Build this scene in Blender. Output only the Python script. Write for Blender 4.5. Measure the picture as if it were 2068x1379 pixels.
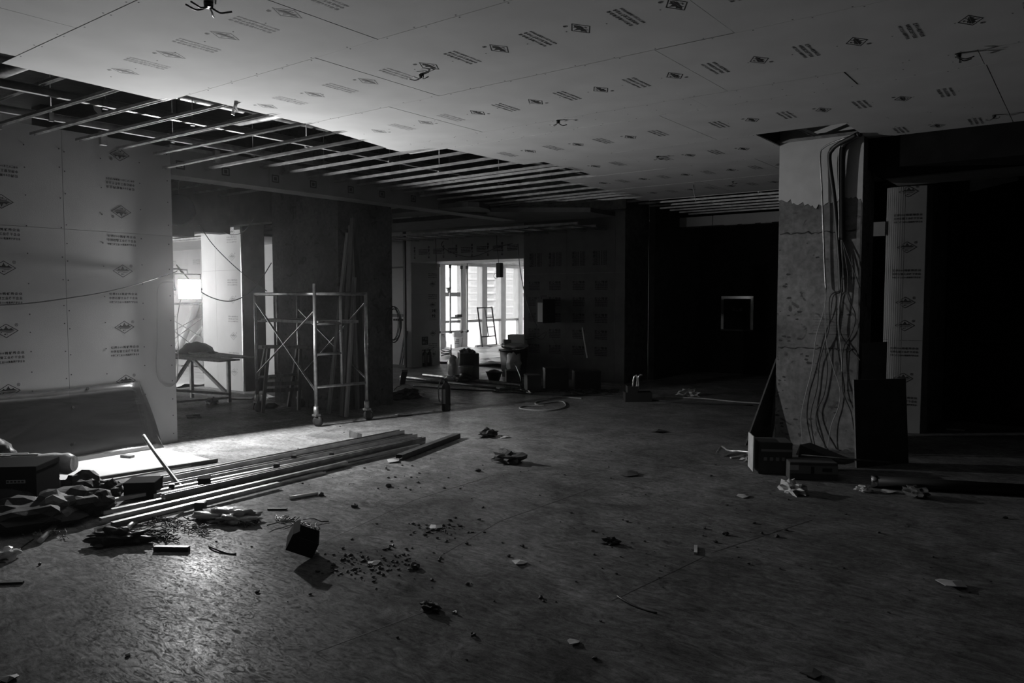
import bpy, bmesh, math, random
from mathutils import Vector, Matrix, noise
random.seed(7)
for o in list(bpy.data.objects): bpy.data.objects.remove(o)
SC = bpy.context.scene; COL = SC.collection
# ------------------------------------------------------------------ camera
CAMZ, CEIL = 1.54, 3.095
FPX, CX, CY = 1551.0, 1034.0, 689.5
PITCH = math.atan(89.5 / FPX); YAW = math.atan2(1176, math.hypot(FPX, 89.5))
cam = bpy.data.cameras.new('camera'); cam.sensor_width = 36; cam.lens = 36 * FPX / 2068; cam.clip_end = 2000
camo = bpy.data.objects.new('camera', cam); COL.objects.link(camo)
camo.location = (0, 0, CAMZ); camo.rotation_euler = (math.pi / 2 - PITCH, 0, YAW)
SC.camera = camo
# ------------------------------------------------------------------ sky, exposure
SKY = 8.0
w = bpy.data.worlds.new('overcast_sky'); SC.world = w; w.use_nodes = True
bg = w.node_tree.nodes['Background']; bg.inputs[0].default_value = (1, 1, 1, 1); bg.inputs[1].default_value = SKY
SC.view_settings.view_transform = 'Standard'; SC.view_settings.look = 'None'
SC.view_settings.exposure = 0.0; SC.view_settings.gamma = 1.0; SC.view_settings.use_curve_mapping = False
SC.cycles.max_bounces = 6; SC.cycles.volume_bounces = 0; SC.cycles.diffuse_bounces = 3; SC.cycles.glossy_bounces = 3; SC.cycles.transparent_max_bounces = 8
SC.cycles.sample_clamp_indirect = 4.0; SC.cycles.caustics_reflective = False; SC.cycles.caustics_refractive = False
LAMP = 17000.0      # radiance of the glowing tube of the work lamp
FILL_LAMP = 5500.0      # unseen lamp added to brighten the room behind the left wall

# ------------------------------------------------------------------ points on rays of the lens -> real places
def ray(u, v):
    x, y = (u - CX) / FPX, -(v - CY) / FPX
    up = y * math.cos(PITCH) - math.sin(PITCH); fw = y * math.sin(PITCH) + math.cos(PITCH)
    return Vector((x * math.cos(YAW) - fw * math.sin(YAW), fw * math.cos(YAW) + x * math.sin(YAW), up))
O = Vector((0, 0, CAMZ))
def F(u, v, z=0.0):                       # where the ray meets the level z
    d = ray(u, v); return O + d * ((z - CAMZ) / d.z)
def AX(u, v, x): d = ray(u, v); return O + d * (x / d.x)
def AY(u, v, y): d = ray(u, v); return O + d * (y / d.y)
def AD(u, v, p):                          # at the same ground distance as p
    d = ray(u, v); return O + d * (math.hypot(p[0], p[1]) / math.hypot(d.x, d.y))

# ------------------------------------------------------------------ materials
MATS = {}
def mat(name, col=0.5, rough=0.7, metal=0.0, spec=0.5, noise_amt=0.0, nscale=6.0, bump=0.0, bscale=40.0, emit=0.0, trans=0.0, stretch=None):
    if name in MATS: return MATS[name]
    m = bpy.data.materials.new(name); m.use_nodes = True; nt = m.node_tree; b = nt.nodes['Principled BSDF']
    c = (col, col, col, 1)
    b.inputs['Base Color'].default_value = c; b.inputs['Roughness'].default_value = rough; b.inputs['Metallic'].default_value = metal
    b.inputs['Specular IOR Level'].default_value = spec
    if emit: b.inputs['Emission Color'].default_value = (1, 1, 1, 1); b.inputs['Emission Strength'].default_value = emit
    tc = nt.nodes.new('ShaderNodeTexCoord')
    vec = tc.outputs['Object']
    if stretch:
        mp = nt.nodes.new('ShaderNodeMapping'); mp.inputs['Scale'].default_value = stretch; nt.links.new(vec, mp.inputs[0]); vec = mp.outputs[0]
    if noise_amt:
        n = nt.nodes.new('ShaderNodeTexNoise'); n.inputs['Scale'].default_value = nscale; n.inputs['Detail'].default_value = 6; nt.links.new(vec, n.inputs[0])
        r = nt.nodes.new('ShaderNodeMapRange'); r.inputs[1].default_value = .3; r.inputs[2].default_value = .7
        r.inputs[3].default_value = max(0, col * (1 - noise_amt)); r.inputs[4].default_value = min(1, col * (1 + noise_amt))
        nt.links.new(n.outputs[0], r.inputs[0]); nt.links.new(r.outputs[0], b.inputs['Base Color'])
    if bump:
        n2 = nt.nodes.new('ShaderNodeTexNoise'); n2.inputs['Scale'].default_value = bscale; n2.inputs['Detail'].default_value = 5; nt.links.new(vec, n2.inputs[0])
        bp = nt.nodes.new('ShaderNodeBump'); bp.inputs['Strength'].default_value = bump; bp.inputs['Distance'].default_value = .01
        nt.links.new(n2.outputs[0], bp.inputs['Height']); nt.links.new(bp.outputs[0], b.inputs['Normal'])
    MATS[name] = m; return m
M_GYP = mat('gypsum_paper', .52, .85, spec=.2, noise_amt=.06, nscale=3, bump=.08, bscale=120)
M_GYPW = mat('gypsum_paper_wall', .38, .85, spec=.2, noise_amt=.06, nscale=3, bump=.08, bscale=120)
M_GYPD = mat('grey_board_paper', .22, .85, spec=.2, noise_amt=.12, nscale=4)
M_INK = mat('printed_ink', .035, .8, spec=.2)
M_INKF = mat('faint_ink', .25, .8, spec=.2)
M_STUD = mat('galvanised_steel', .58, .46, 1.0, noise_amt=.25, nscale=9, bump=.05)
M_STUDF = mat('stud_steel', .36, .42, 1.0, noise_amt=.3, nscale=9, bump=.05)
M_SHADE = mat('shade_black', .006, .9, spec=.05)  # near-black, lowered so lamp-lit sides still look shaded
M_STUDD = mat('dull_steel', .34, .5, .9, noise_amt=.3, nscale=12)
M_PIPE = mat('scaffold_steel', .36, .42, .85, noise_amt=.35, nscale=14, bump=.05)
M_BLACK = mat('black_plastic', .018, .5)
M_DARK = mat('dark_paint', .05, .6, noise_amt=.3)
M_RUB = mat('black_rubber', .02, .6)
M_CARD = mat('carton', .26, .8, spec=.2, noise_amt=.12)
M_CARDD = mat('dark_carton', .07, .7, spec=.3, noise_amt=.2)
M_WOOD = mat('site_timber', .17, .75, noise_amt=.4, nscale=3, stretch=(12, 12, 1), bump=.1)
M_WOODD = mat('dark_timber', .07, .8, noise_amt=.4, nscale=3, stretch=(12, 12, 1))
M_WHITE = mat('white_plastic', .72, .4, noise_amt=.05)
M_SLAB = mat('raw_slab', .07, .9, noise_amt=.3)
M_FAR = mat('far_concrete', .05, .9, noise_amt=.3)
M_VOID = mat('unlit_depth', .012, .9, spec=.1, noise_amt=.3)  # near-black colour stands in for unlit depth and shade
M_BAG = mat('woven_sack', .014, .75, noise_amt=.4, nscale=7, bump=.4, bscale=18)
M_FILM = mat('crumpled_film', .55, .22, noise_amt=.2, nscale=10, bump=.6, bscale=22)
M_SCRAP = mat('paper_scrap', .45, .8, noise_amt=.25)
M_SCRAPD = mat('dark_scrap', .05, .8, noise_amt=.4)
M_CABLE = mat('black_cable', .03, .5)
M_CABLEL = mat('grey_cable', .35, .5)
M_SOFF = mat('shade_soffit_board', .10, .9, spec=.1, noise_amt=.15)  # darkened board colour stands in for shade on soffit and header
M_PRINTED = mat('printed_wall_board', .14, .8, spec=.2, noise_amt=.1)
M_PLAST = mat('white_plaster', .52, .85, spec=.2, noise_amt=.07, nscale=8, bump=.1)
M_MULL = mat('window_frame_grey', .5, .5, noise_amt=.1)
M_TUBE = mat('lamp_tube_glow', .9, .5, emit=LAMP)
M_TUBEFILL = mat('added_lamp_tube_glow', .9, .5, emit=FILL_LAMP)
M_REFL = mat('lamp_reflector', .22, .6, 0.0)
M_CHROME = mat('stainless_steel', .7, .22, 1.0)
M_FACADE = mat('pale_facade', .19, .8, noise_amt=.04)
M_PANE = mat('far_window_pane', .12, .4)
M_GROUND = mat('outdoor_ground', .2, .9, noise_amt=.2)

def FX(x): return x + 5.25                                     # the floor's own origin lies at x = -5.25
def mat_floor():
    m = bpy.data.materials.new('trowelled_concrete'); m.use_nodes = True; nt = m.node_tree; N = nt.nodes; L = nt.links; b = N['Principled BSDF']
    tc = N.new('ShaderNodeTexCoord'); P = tc.outputs['Object']
    def nz(sc, det, dist=0.0, vec=P, rough=.6):
        n = N.new('ShaderNodeTexNoise'); n.inputs['Scale'].default_value = sc; n.inputs['Detail'].default_value = det
        n.inputs['Distortion'].default_value = dist; n.inputs['Roughness'].default_value = rough; L.new(vec, n.inputs[0]); return n.outputs[0]
    def mr(x, a, c, d, e):
        r = N.new('ShaderNodeMapRange'); r.inputs[1].default_value = a; r.inputs[2].default_value = c; r.inputs[3].default_value = d; r.inputs[4].default_value = e
        L.new(x, r.inputs[0]); return r.outputs[0]
    def op(k, x, y):
        q = N.new('ShaderNodeMath'); q.operation = k
        for i, s in enumerate((x, y)):
            if isinstance(s, (int, float)): q.inputs[i].default_value = s
            else: L.new(s, q.inputs[i])
        return q.outputs[0]
    big = op('MULTIPLY', mr(nz(.55, 4, .6), .3, .7, .70, 1.2), mr(nz(1.9, 6, 1.2), .34, .64, .66, 1.25))
    mp = N.new('ShaderNodeMapping'); mp.inputs['Rotation'].default_value = (0, 0, .7); mp.inputs['Scale'].default_value = (1, 2.6, 1); L.new(P, mp.inputs[0])
    trowel = nz(4.2, 10, 2.6, mp.outputs[0], .72)
    streak = mr(trowel, .34, .66, .50, 1.42)
    fine = mr(nz(28, 5, .5), .3, .7, .82, 1.18)
    # dark hairline trowel ridges
    rid = op('ABSOLUTE', op('SUBTRACT', nz(8.5, 8, 3.6, mp.outputs[0], .66), .5), 0)
    ridge = mr(rid, 0, .022, .45, 1.0)
    spots = mr(nz(9, 3), .66, .72, 1, .6)
    al = op('MULTIPLY', op('MULTIPLY', op('MULTIPLY', big, streak), op('MULTIPLY', fine, ridge)), spots)
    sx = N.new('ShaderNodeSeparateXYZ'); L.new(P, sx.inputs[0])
    # colour lifted on the lamp side, lowered elsewhere, painting a steeper light falloff
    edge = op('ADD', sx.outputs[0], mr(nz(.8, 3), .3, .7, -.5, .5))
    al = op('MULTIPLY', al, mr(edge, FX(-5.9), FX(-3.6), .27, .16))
    L.new(al, b.inputs['Base Color'])
    L.new(op('MULTIPLY', mr(trowel, .35, .65, .34, .50), mr(nz(1.1, 3), .35, .65, .8, 1.25)), b.inputs['Roughness'])
    # the far pour is steel trowelled and has patchy polish; the near pour is dull
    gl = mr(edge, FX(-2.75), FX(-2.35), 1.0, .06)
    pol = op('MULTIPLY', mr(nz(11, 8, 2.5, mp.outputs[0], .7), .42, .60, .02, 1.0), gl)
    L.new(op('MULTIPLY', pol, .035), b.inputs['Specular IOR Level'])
    L.new(op('MULTIPLY', pol, .012), b.inputs['Coat Weight']); b.inputs['Coat Roughness'].default_value = .05
    h = op('ADD', op('MULTIPLY', trowel, .6), op('MULTIPLY', nz(45, 4), .12))
    h = op('ADD', h, op('MULTIPLY', ridge, .10))
    bp = N.new('ShaderNodeBump'); bp.inputs['Strength'].default_value = .35; bp.inputs['Distance'].default_value = .006; L.new(h, bp.inputs['Height']); L.new(bp.outputs[0], b.inputs['Normal']); L.new(bp.outputs[0], b.inputs['Coat Normal'])
    return m
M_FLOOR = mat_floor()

def mat_conc(name, col, seed):
    m = bpy.data.materials.new(name); m.use_nodes = True; nt = m.node_tree; N = nt.nodes; L = nt.links; b = N['Principled BSDF']
    tc = N.new('ShaderNodeTexCoord'); mp = N.new('ShaderNodeMapping'); mp.inputs['Location'].default_value = (seed, seed * 2, 0); L.new(tc.outputs['Object'], mp.inputs[0]); P = mp.outputs[0]
    def nz(sc, det, dist=0.0):
        n = N.new('ShaderNodeTexNoise'); n.inputs['Scale'].default_value = sc; n.inputs['Detail'].default_value = det; n.inputs['Distortion'].default_value = dist; L.new(P, n.inputs[0]); return n.outputs[0]
    def mr(x, a, c, d, e):
        r = N.new('ShaderNodeMapRange'); r.inputs[1].default_value = a; r.inputs[2].default_value = c; r.inputs[3].default_value = d; r.inputs[4].default_value = e; L.new(x, r.inputs[0]); return r.outputs[0]
    def mul(x, y):
        q = N.new('ShaderNodeMath'); q.operation = 'MULTIPLY'; L.new(x, q.inputs[0])
        if isinstance(y, float): q.inputs[1].default_value = y
        else: L.new(y, q.inputs[1])
        return q.outputs[0]
    a = mul(mul(mul(mr(nz(1.7, 6), .32, .68, .6, 1.35), mr(nz(22, 5), .3, .7, .75, 1.25)), mr(nz(5.5, 8, 1.5), .60, .66, 1.0, .45)), col)
    L.new(a, b.inputs['Base Color']); b.inputs['Roughness'].default_value = .85; b.inputs['Specular IOR Level'].default_value = .25
    bp = N.new('ShaderNodeBump'); bp.inputs['Strength'].default_value = .5; bp.inputs['Distance'].default_value = .012; L.new(nz(16, 7), bp.inputs['Height']); L.new(bp.outputs[0], b.inputs['Normal'])
    return m
M_CONC = mat_conc('raw_concrete', .18, 3.0)
M_CONC2 = mat_conc('form_marked_concrete', .085, 9.0)

def mat_sheet():
    m = bpy.data.materials.new('smeared_clear_sheet'); m.use_nodes = True; nt = m.node_tree; N = nt.nodes; L = nt.links
    for n in list(N):
        if n.type == 'BSDF_PRINCIPLED': N.remove(n)
    out = [n for n in N if n.type == 'OUTPUT_MATERIAL'][0]
    tc = N.new('ShaderNodeTexCoord'); mp = N.new('ShaderNodeMapping'); mp.inputs['Scale'].default_value = (1, .7, 2.2); L.new(tc.outputs['Object'], mp.inputs[0])
    n = N.new('ShaderNodeTexNoise'); n.inputs['Scale'].default_value = 1.8; n.inputs['Detail'].default_value = 5; n.inputs['Distortion'].default_value = 1.6; L.new(mp.outputs[0], n.inputs[0])
    r = N.new('ShaderNodeMapRange'); r.inputs[1].default_value = .35; r.inputs[2].default_value = .68; r.inputs[3].default_value = .25; r.inputs[4].default_value = .6; L.new(n.outputs[0], r.inputs[0])
    t = N.new('ShaderNodeBsdfTransparent'); t.inputs[0].default_value = (.62, .62, .62, 1)
    d = N.new('ShaderNodeBsdfDiffuse'); d.inputs[0].default_value = (.035, .035, .035, 1)
    g = N.new('ShaderNodeBsdfGlossy'); g.inputs['Roughness'].default_value = .16; g.inputs[0].default_value = (.9, .9, .9, 1)
    bp = N.new('ShaderNodeBump'); bp.inputs['Strength'].default_value = .25; bp.inputs['Distance'].default_value = .02; L.new(n.outputs[0], bp.inputs['Height']); L.new(bp.outputs[0], g.inputs['Normal'])
    m1 = N.new('ShaderNodeMixShader'); L.new(r.outputs[0], m1.inputs[0]); L.new(t.outputs[0], m1.inputs[1]); L.new(d.outputs[0], m1.inputs[2])
    m2 = N.new('ShaderNodeMixShader'); m2.inputs[0].default_value = .16; L.new(m1.outputs[0], m2.inputs[1]); L.new(g.outputs[0], m2.inputs[2])
    L.new(m2.outputs[0], out.inputs[0]); return m
M_SHEET = mat_sheet()
def mat_glass(name, t):
    m = bpy.data.materials.new(name); m.use_nodes = True; nt = m.node_tree; N = nt.nodes; L = nt.links
    for n in list(N):
        if n.type == 'BSDF_PRINCIPLED': N.remove(n)
    out = [n for n in N if n.type == 'OUTPUT_MATERIAL'][0]
    tr = N.new('ShaderNodeBsdfTransparent'); tr.inputs[0].default_value = (.95, .95, .95, 1)
    g = N.new('ShaderNodeBsdfGlossy'); g.inputs['Roughness'].default_value = .03
    df = N.new('ShaderNodeBsdfTranslucent'); df.inputs[0].default_value = (.9, .9, .9, 1)
    a = N.new('ShaderNodeMixShader'); a.inputs[0].default_value = t; L.new(tr.outputs[0], a.inputs[1]); L.new(df.outputs[0], a.inputs[2])
    c = N.new('ShaderNodeMixShader'); c.inputs[0].default_value = .05; L.new(a.outputs[0], c.inputs[1]); L.new(g.outputs[0], c.inputs[2])
    L.new(c.outputs[0], out.inputs[0]); return m
M_GLASS = mat_glass('clear_glass', .012)
M_GLASSF = mat_glass('film_covered_glass', .4)

# ------------------------------------------------------------------ mesh building
def parent_inv(p):
    if p is None: return Matrix.Identity(4)
    mw = Matrix.Translation(p.location) @ p.rotation_euler.to_matrix().to_4x4()
    q = p.parent
    while q is not None:
        mw = (Matrix.Translation(q.location) @ q.rotation_euler.to_matrix().to_4x4()) @ mw; q = q.parent
    return mw.inverted()
class MB:
    """collects shapes given in world coordinates (or local ones with local=True) and links them as one mesh object"""
    def __init__(s): s.v = []; s.f = []; s.sm = []
    def add(s, vs, fs, smooth=False):
        k = len(s.v); s.v += [tuple(q) for q in vs]; s.f += [tuple(i + k for i in f) for f in fs]; s.sm += [smooth] * len(fs); return s
    def box(s, x0, x1, y0, y1, z0, z1, rz=0.0, piv=None):
        vs = [Vector((x, y, z)) for z in (z0, z1) for y in (y0, y1) for x in (x0, x1)]
        if rz:
            c = Vector(piv) if piv else Vector(((x0 + x1) / 2, (y0 + y1) / 2, 0)); R = Matrix.Rotation(rz, 3, 'Z'); vs = [R @ (q - c) + c for q in vs]
        return s.add(vs, [(0, 2, 3, 1), (4, 5, 7, 6), (0, 1, 5, 4), (2, 6, 7, 3), (0, 4, 6, 2), (1, 3, 7, 5)])
    def beam(s, p, q, wx, wz, up=(0, 0, 1), off=(0, 0)):       # rectangular bar p->q
        p, q = Vector(p), Vector(q); d = (q - p).normalized(); u = Vector(up)
        if abs(d.dot(u)) > .98: u = Vector((0, 1, 0))
        a = d.cross(u).normalized(); c = a.cross(d).normalized()
        p = p + a * off[0] + c * off[1]; q = q + a * off[0] + c * off[1]
        vs = [e + a * (i * wx / 2) + c * (j * wz / 2) for e in (p, q) for i, j in ((-1, -1), (1, -1), (1, 1), (-1, 1))]
        return s.add(vs, [(0, 3, 2, 1), (4, 5, 6, 7), (0, 1, 5, 4), (1, 2, 6, 5), (2, 3, 7, 6), (3, 0, 4, 7)])
    def chan(s, p, q, wd, ht, t=.002, up=(0, 0, 1), lip=0.0):  # U channel open upwards
        s.beam(p, q, wd, t, up, (0, -ht / 2)); s.beam(p, q, t, ht, up, (-wd / 2, 0)); s.beam(p, q, t, ht, up, (wd / 2, 0))
        if lip:
            s.beam(p, q, lip, t, up, (-wd / 2 + lip / 2, ht / 2)); s.beam(p, q, lip, t, up, (wd / 2 - lip / 2, ht / 2))
        return s
    def tube(s, pts, r, n=8, cap=True, closed=False):
        pts = [Vector(p) for p in pts]; m = len(pts); rs = r if isinstance(r, (list, tuple)) else [r] * m
        vs = []; prev = None
        for i, p in enumerate(pts):
            d = (pts[min(i + 1, m - 1)] - pts[max(i - 1, 0)])
            d = d.normalized() if d.length > 1e-9 else Vector((0, 0, 1))
            if prev is None:
                a = d.cross(Vector((0, 0, 1)) if abs(d.z) < .9 else Vector((1, 0, 0))).normalized()
            else:
                a = (prev - d * prev.dot(d)); a = a.normalized() if a.length > 1e-6 else d.orthogonal().normalized()
            prev = a; c = d.cross(a)
            for k in range(n):
                t = 2 * math.pi * k / n; vs.append(p + (a * math.cos(t) + c * math.sin(t)) * rs[i])
        fs = [(i * n + k, i * n + (k + 1) % n, (i + 1) * n + (k + 1) % n, (i + 1) * n + k) for i in range(m - 1) for k in range(n)]
        k0 = len(s.v); s.add(vs, fs, True)
        if cap: s.f += [tuple(k0 + i for i in range(n - 1, -1, -1)), tuple(k0 + (m - 1) * n + i for i in range(n))]; s.sm += [False, False]
        return s
    def lathe(s, c, prof, n=20, axis=(0, 0, 1)):              # prof: (radius, height) list
        c = Vector(c); ax = Vector(axis).normalized(); a = ax.orthogonal().normalized(); b = ax.cross(a); vs = []
        for r, h in prof:
            for k in range(n): t = 2 * math.pi * k / n; vs.append(c + ax * h + (a * math.cos(t) + b * math.sin(t)) * r)
        m = len(prof); fs = [(i * n + k, i * n + (k + 1) % n, (i + 1) * n + (k + 1) % n, (i + 1) * n + k) for i in range(m - 1) for k in range(n)]
        k0 = len(s.v); s.add(vs, fs, True)
        s.f += [tuple(k0 + i for i in range(n - 1, -1, -1)), tuple(k0 + (m - 1) * n + i for i in range(n))]; s.sm += [False, False]; return s
    def prism(s, poly, off):                                   # polygon (3d points) pushed by the vector off
        n = len(poly); poly = [Vector(p) for p in poly]; off = Vector(off); vs = poly + [p + off for p in poly]
        return s.add(vs, [tuple(range(n - 1, -1, -1)), tuple(range(n, 2 * n))] + [(i, (i + 1) % n, n + (i + 1) % n, n + i) for i in range(n)])
    def blob(s, c, rx, ry, rz, seed=0, amp=.25, freq=1.5, sub=3, flat=None, rot=0.0, facet=False):
        b = bmesh.new(); bmesh.ops.create_icosphere(b, subdivisions=sub, radius=1); c = Vector(c); R = Matrix.Rotation(rot, 3, 'Z'); vs = []
        for q in b.verts:
            p = q.co.copy(); k = 1 + amp * noise.noise(p * freq + Vector((seed * 3.1, seed * 1.7, seed))) + amp * .45 * noise.noise(p * freq * 2.7 + Vector((seed, 9, 2)))
            p = Vector((p.x * rx, p.y * ry, p.z * rz)) * k; p = R @ p + c
            if flat is not None: p.z = max(p.z, flat)
            vs.append(p)
        fs = [[x.index for x in f.verts] for f in b.faces]; b.verts.index_update(); b.free(); return s.add(vs, fs, not facet)
    def build(s, name, m, parent=None, kind=None, bevel=0.0):
        me = bpy.data.meshes.new(name); inv = parent_inv(parent)
        org = Vector((0, 0, 0))
        if parent is None and s.v:
            xs = [q[0] for q in s.v]; ys = [q[1] for q in s.v]; zs = [q[2] for q in s.v]
            org = Vector(((min(xs) + max(xs)) / 2, (min(ys) + max(ys)) / 2, min(zs)))
            me.from_pydata([Vector(q) - org for q in s.v], [], s.f)
        else: me.from_pydata([inv @ Vector(q) for q in s.v], [], s.f)
        me.polygons.foreach_set('use_smooth', s.sm); me.update()
        if bevel:
            b = bmesh.new(); b.from_mesh(me); bmesh.ops.bevel(b, geom=[e for e in b.edges if len(e.link_faces) == 2 and e.calc_face_angle(0) > .6], offset=bevel, segments=2, affect='EDGES', clamp_overlap=True); b.to_mesh(me); b.free()
        me.materials.append(m); o = bpy.data.objects.new(name, me); COL.objects.link(o); o.location = org
        if parent is not None: o.parent = parent
        if kind: o['kind'] = kind
        return o
def tag(o, label, cat, group=None, kind=None):
    o['label'] = label; o['category'] = cat
    if group: o['group'] = group
    if kind: o['kind'] = kind
    return o
def thing(name, label, cat, loc=(0, 0, 0), rz=0.0, group=None):
    o = bpy.data.objects.new(name, None); COL.objects.link(o); o.location = loc; o.rotation_euler = (0, 0, rz); o.empty_display_size = .1
    return tag(o, label, cat, group)
def copy_thing(o, loc, rz, label=None):
    r = o.copy(); COL.objects.link(r); r.location = loc; r.rotation_euler = (0, 0, rz)
    if label: r['label'] = label
    for ch in list(o.children):
        c = ch.copy(); COL.objects.link(c); c.parent = r
        for g in ch.children: d = g.copy(); COL.objects.link(d); d.parent = c
    return r
def sag(p, q, dip, n=14, wob=0.0):
    p, q = Vector(p), Vector(q); out = []
    for i in range(n + 1):
        t = i / n; v = p.lerp(q, t); v.z -= dip * 4 * t * (1 - t); v.x += wob * math.sin(t * 9); v.y += wob * math.cos(t * 7) - wob; out.append(v)
    return out
def smooth(pts, n=6):                                          # Catmull-Rom
    pts = [Vector(p) for p in pts]; P = [pts[0]] + pts + [pts[-1]]; out = []
    for i in range(1, len(P) - 2):
        a, b, c, d = P[i - 1:i + 3]
        for k in range(n):
            t = k / n; out.append(.5 * ((2 * b) + (c - a) * t + (2 * a - 5 * b + 4 * c - d) * t * t + (3 * b - a - 3 * c + d) * t ** 3))
    return out + [pts[-1]]
# ================================================================== THE SETTING
S = 'structure'
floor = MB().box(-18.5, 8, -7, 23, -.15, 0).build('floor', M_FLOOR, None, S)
ceiling = MB().box(-18.5, 8, -7, 23, 4.05, 4.2).build('ceiling', M_SLAB, None, S)
# saw cuts and chalk lines in the screed
def ground_strip(p, q, wd, name='saw_cut', m=M_SCRAPD, z=.0012):
    p, q = Vector(p), Vector(q); d = (q - p).normalized(); a = Vector((-d.y, d.x, 0)) * wd / 2; u = Vector((0, 0, z))
    MB().prism([p - a + u * .2, q - a + u * .2, q + a + u * .2, p + a + u * .2], u * .6).build(name, m, floor)
for a, b in [((640, 1316), (872, 1230)), ((1236, 1213), (1420, 1125)), ((640, 1101), (836, 1010)), ((836, 1010), (990, 962)), ((880, 1128), (1010, 1052)), ((1010, 1052), (1200, 985)), ((90, 1150), (330, 1078)), ((1440, 1115), (1640, 1050))]:
    ground_strip(F(*a), F(*b), .006)

# ---- flat print on the plasterboard: emblem and lettering, meshes shared by all boards
def me_flat(polys, name, m, t=.0006):
    b = MB()
    for p in polys: b.prism([(x, y, 0) for x, y in p], (0, 0, t))
    me = bpy.data.meshes.new(name); me.from_pydata(b.v, [], b.f); me.update(); me.materials.append(m); return me
def rect(x0, x1, y0, y1): return [(x0, y0), (x1, y0), (x1, y1), (x0, y1)]
def emblem(m):
    A, B, k = .10, .064, .0055; P = []
    out = [(A, 0), (0, B), (-A, 0), (0, -B)]; inn = [(A - k * 1.9, 0), (0, B - k * 1.2), (-A + k * 1.9, 0), (0, -B + k * 1.2)]
    for i in range(4): j = (i + 1) % 4; P.append([out[i], out[j], inn[j], inn[i]])
    mt = [(-.074, .003), (-.05, .012), (-.039, .024), (-.031, .017), (-.018, .015), (-.008, .03), (-.001, .046), (.007, .03), (.018, .015), (.031, .018), (.039, .026), (.05, .012), (.072, .003)]
    for i in range(len(mt) - 1): P.append([(mt[i][0], .002), (mt[i + 1][0], .002), mt[i + 1], mt[i]])
    P += [rect(-.06, .062, -.006, -.003), rect(-.015, .052, -.012, -.009), rect(.0, .04, -.019, -.016), [(-.05, -.021), (-.042, -.021), (-.03, -.009), (-.038, -.009)], [(-.03, -.012), (-.005, -.012), (-.005, -.0095), (-.03, -.0095)]]
    P += [rect(-.016, -.003, -.036, -.026), rect(.001, .012, -.037, -.034), rect(.001, .012, -.029, -.026)]
    c = (.083, .052)
    for i in range(12):
        a, b = 2 * math.pi * i / 12, 2 * math.pi * (i + 1) / 12
        P.append([(c[0] + .014 * math.cos(a), c[1] + .014 * math.sin(a)), (c[0] + .014 * math.cos(b), c[1] + .014 * math.sin(b)), (c[0] + .011 * math.cos(b), c[1] + .011 * math.sin(b)), (c[0] + .011 * math.cos(a), c[1] + .011 * math.sin(a))])
    P += [rect(c[0] - .005, c[0] - .002, c[1] - .007, c[1] + .007), rect(c[0] - .005, c[0] + .005, c[1] + .004, c[1] + .007), rect(c[0] - .005, c[0] + .005, c[1] - .001, c[1] + .001), [(c[0], c[1]), (c[0] + .003, c[1]), (c[0] + .006, c[1] - .007), (c[0] + .003, c[1] - .007)]]
    return me_flat(P, 'printed_emblem', m)
def text_mesh(lines, name, m, spacing=1.0):                    # lines: (text, width, height, y)
    V, Fc = [], []
    for txt, wd, ht, y0 in lines:
        cu = bpy.data.curves.new('t', 'FONT'); cu.body = txt; cu.size = 1; cu.resolution_u = 1; cu.offset = .035; cu.space_character = spacing; cu.align_x = 'CENTER'
        ob = bpy.data.objects.new('t', cu); COL.objects.link(ob)
        dg = bpy.context.evaluated_depsgraph_get(); me = bpy.data.meshes.new_from_object(ob.evaluated_get(dg))
        if len(me.vertices):
            xs = [v.co.x for v in me.vertices]; ys = [v.co.y for v in me.vertices]; x0, x1, a, b = min(xs), max(xs), min(ys), max(ys); k = len(V)
            V += [((v.co.x - (x0 + x1) / 2) * wd / max(1e-6, x1 - x0), y0 + (v.co.y - a) * ht / max(1e-6, b - a), .0006) for v in me.vertices]
            Fc += [[i + k for i in p.vertices] for p in me.polygons]
        bpy.data.objects.remove(ob); bpy.data.curves.remove(cu); bpy.data.meshes.remove(me)
    me = bpy.data.meshes.new(name); me.from_pydata(V, [], Fc); me.update(); me.materials.append(m); return me
LT = [('世界500强优秀企业', .28, .026, .028), ('中国石膏工业骨干企业', .28, .026, -.012), ('中国建材工业500强集团控股企业', .28, .022, -.05)]
ME_EMB, ME_EMBF = emblem(M_INK), emblem(M_INKF)
ME_TXT, ME_TXTF = text_mesh(LT, 'printed_lettering', M_INK, 1.25), text_mesh(LT, 'printed_lettering', M_INKF, 1.25)
def print_on(parent, me, p, rot):                              # rot: 3x3, columns = right, up, out of the surface
    o = bpy.data.objects.new(me.name.split('.')[0], me); COL.objects.link(o); o.parent = parent
    M = rot.to_4x4(); M.translation = Vector(p); o.matrix_local = parent_inv(parent) @ M
    return o
def frame(right, up): r, u = Vector(right), Vector(up); return Matrix((r, u, r.cross(u))).transposed()

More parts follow.
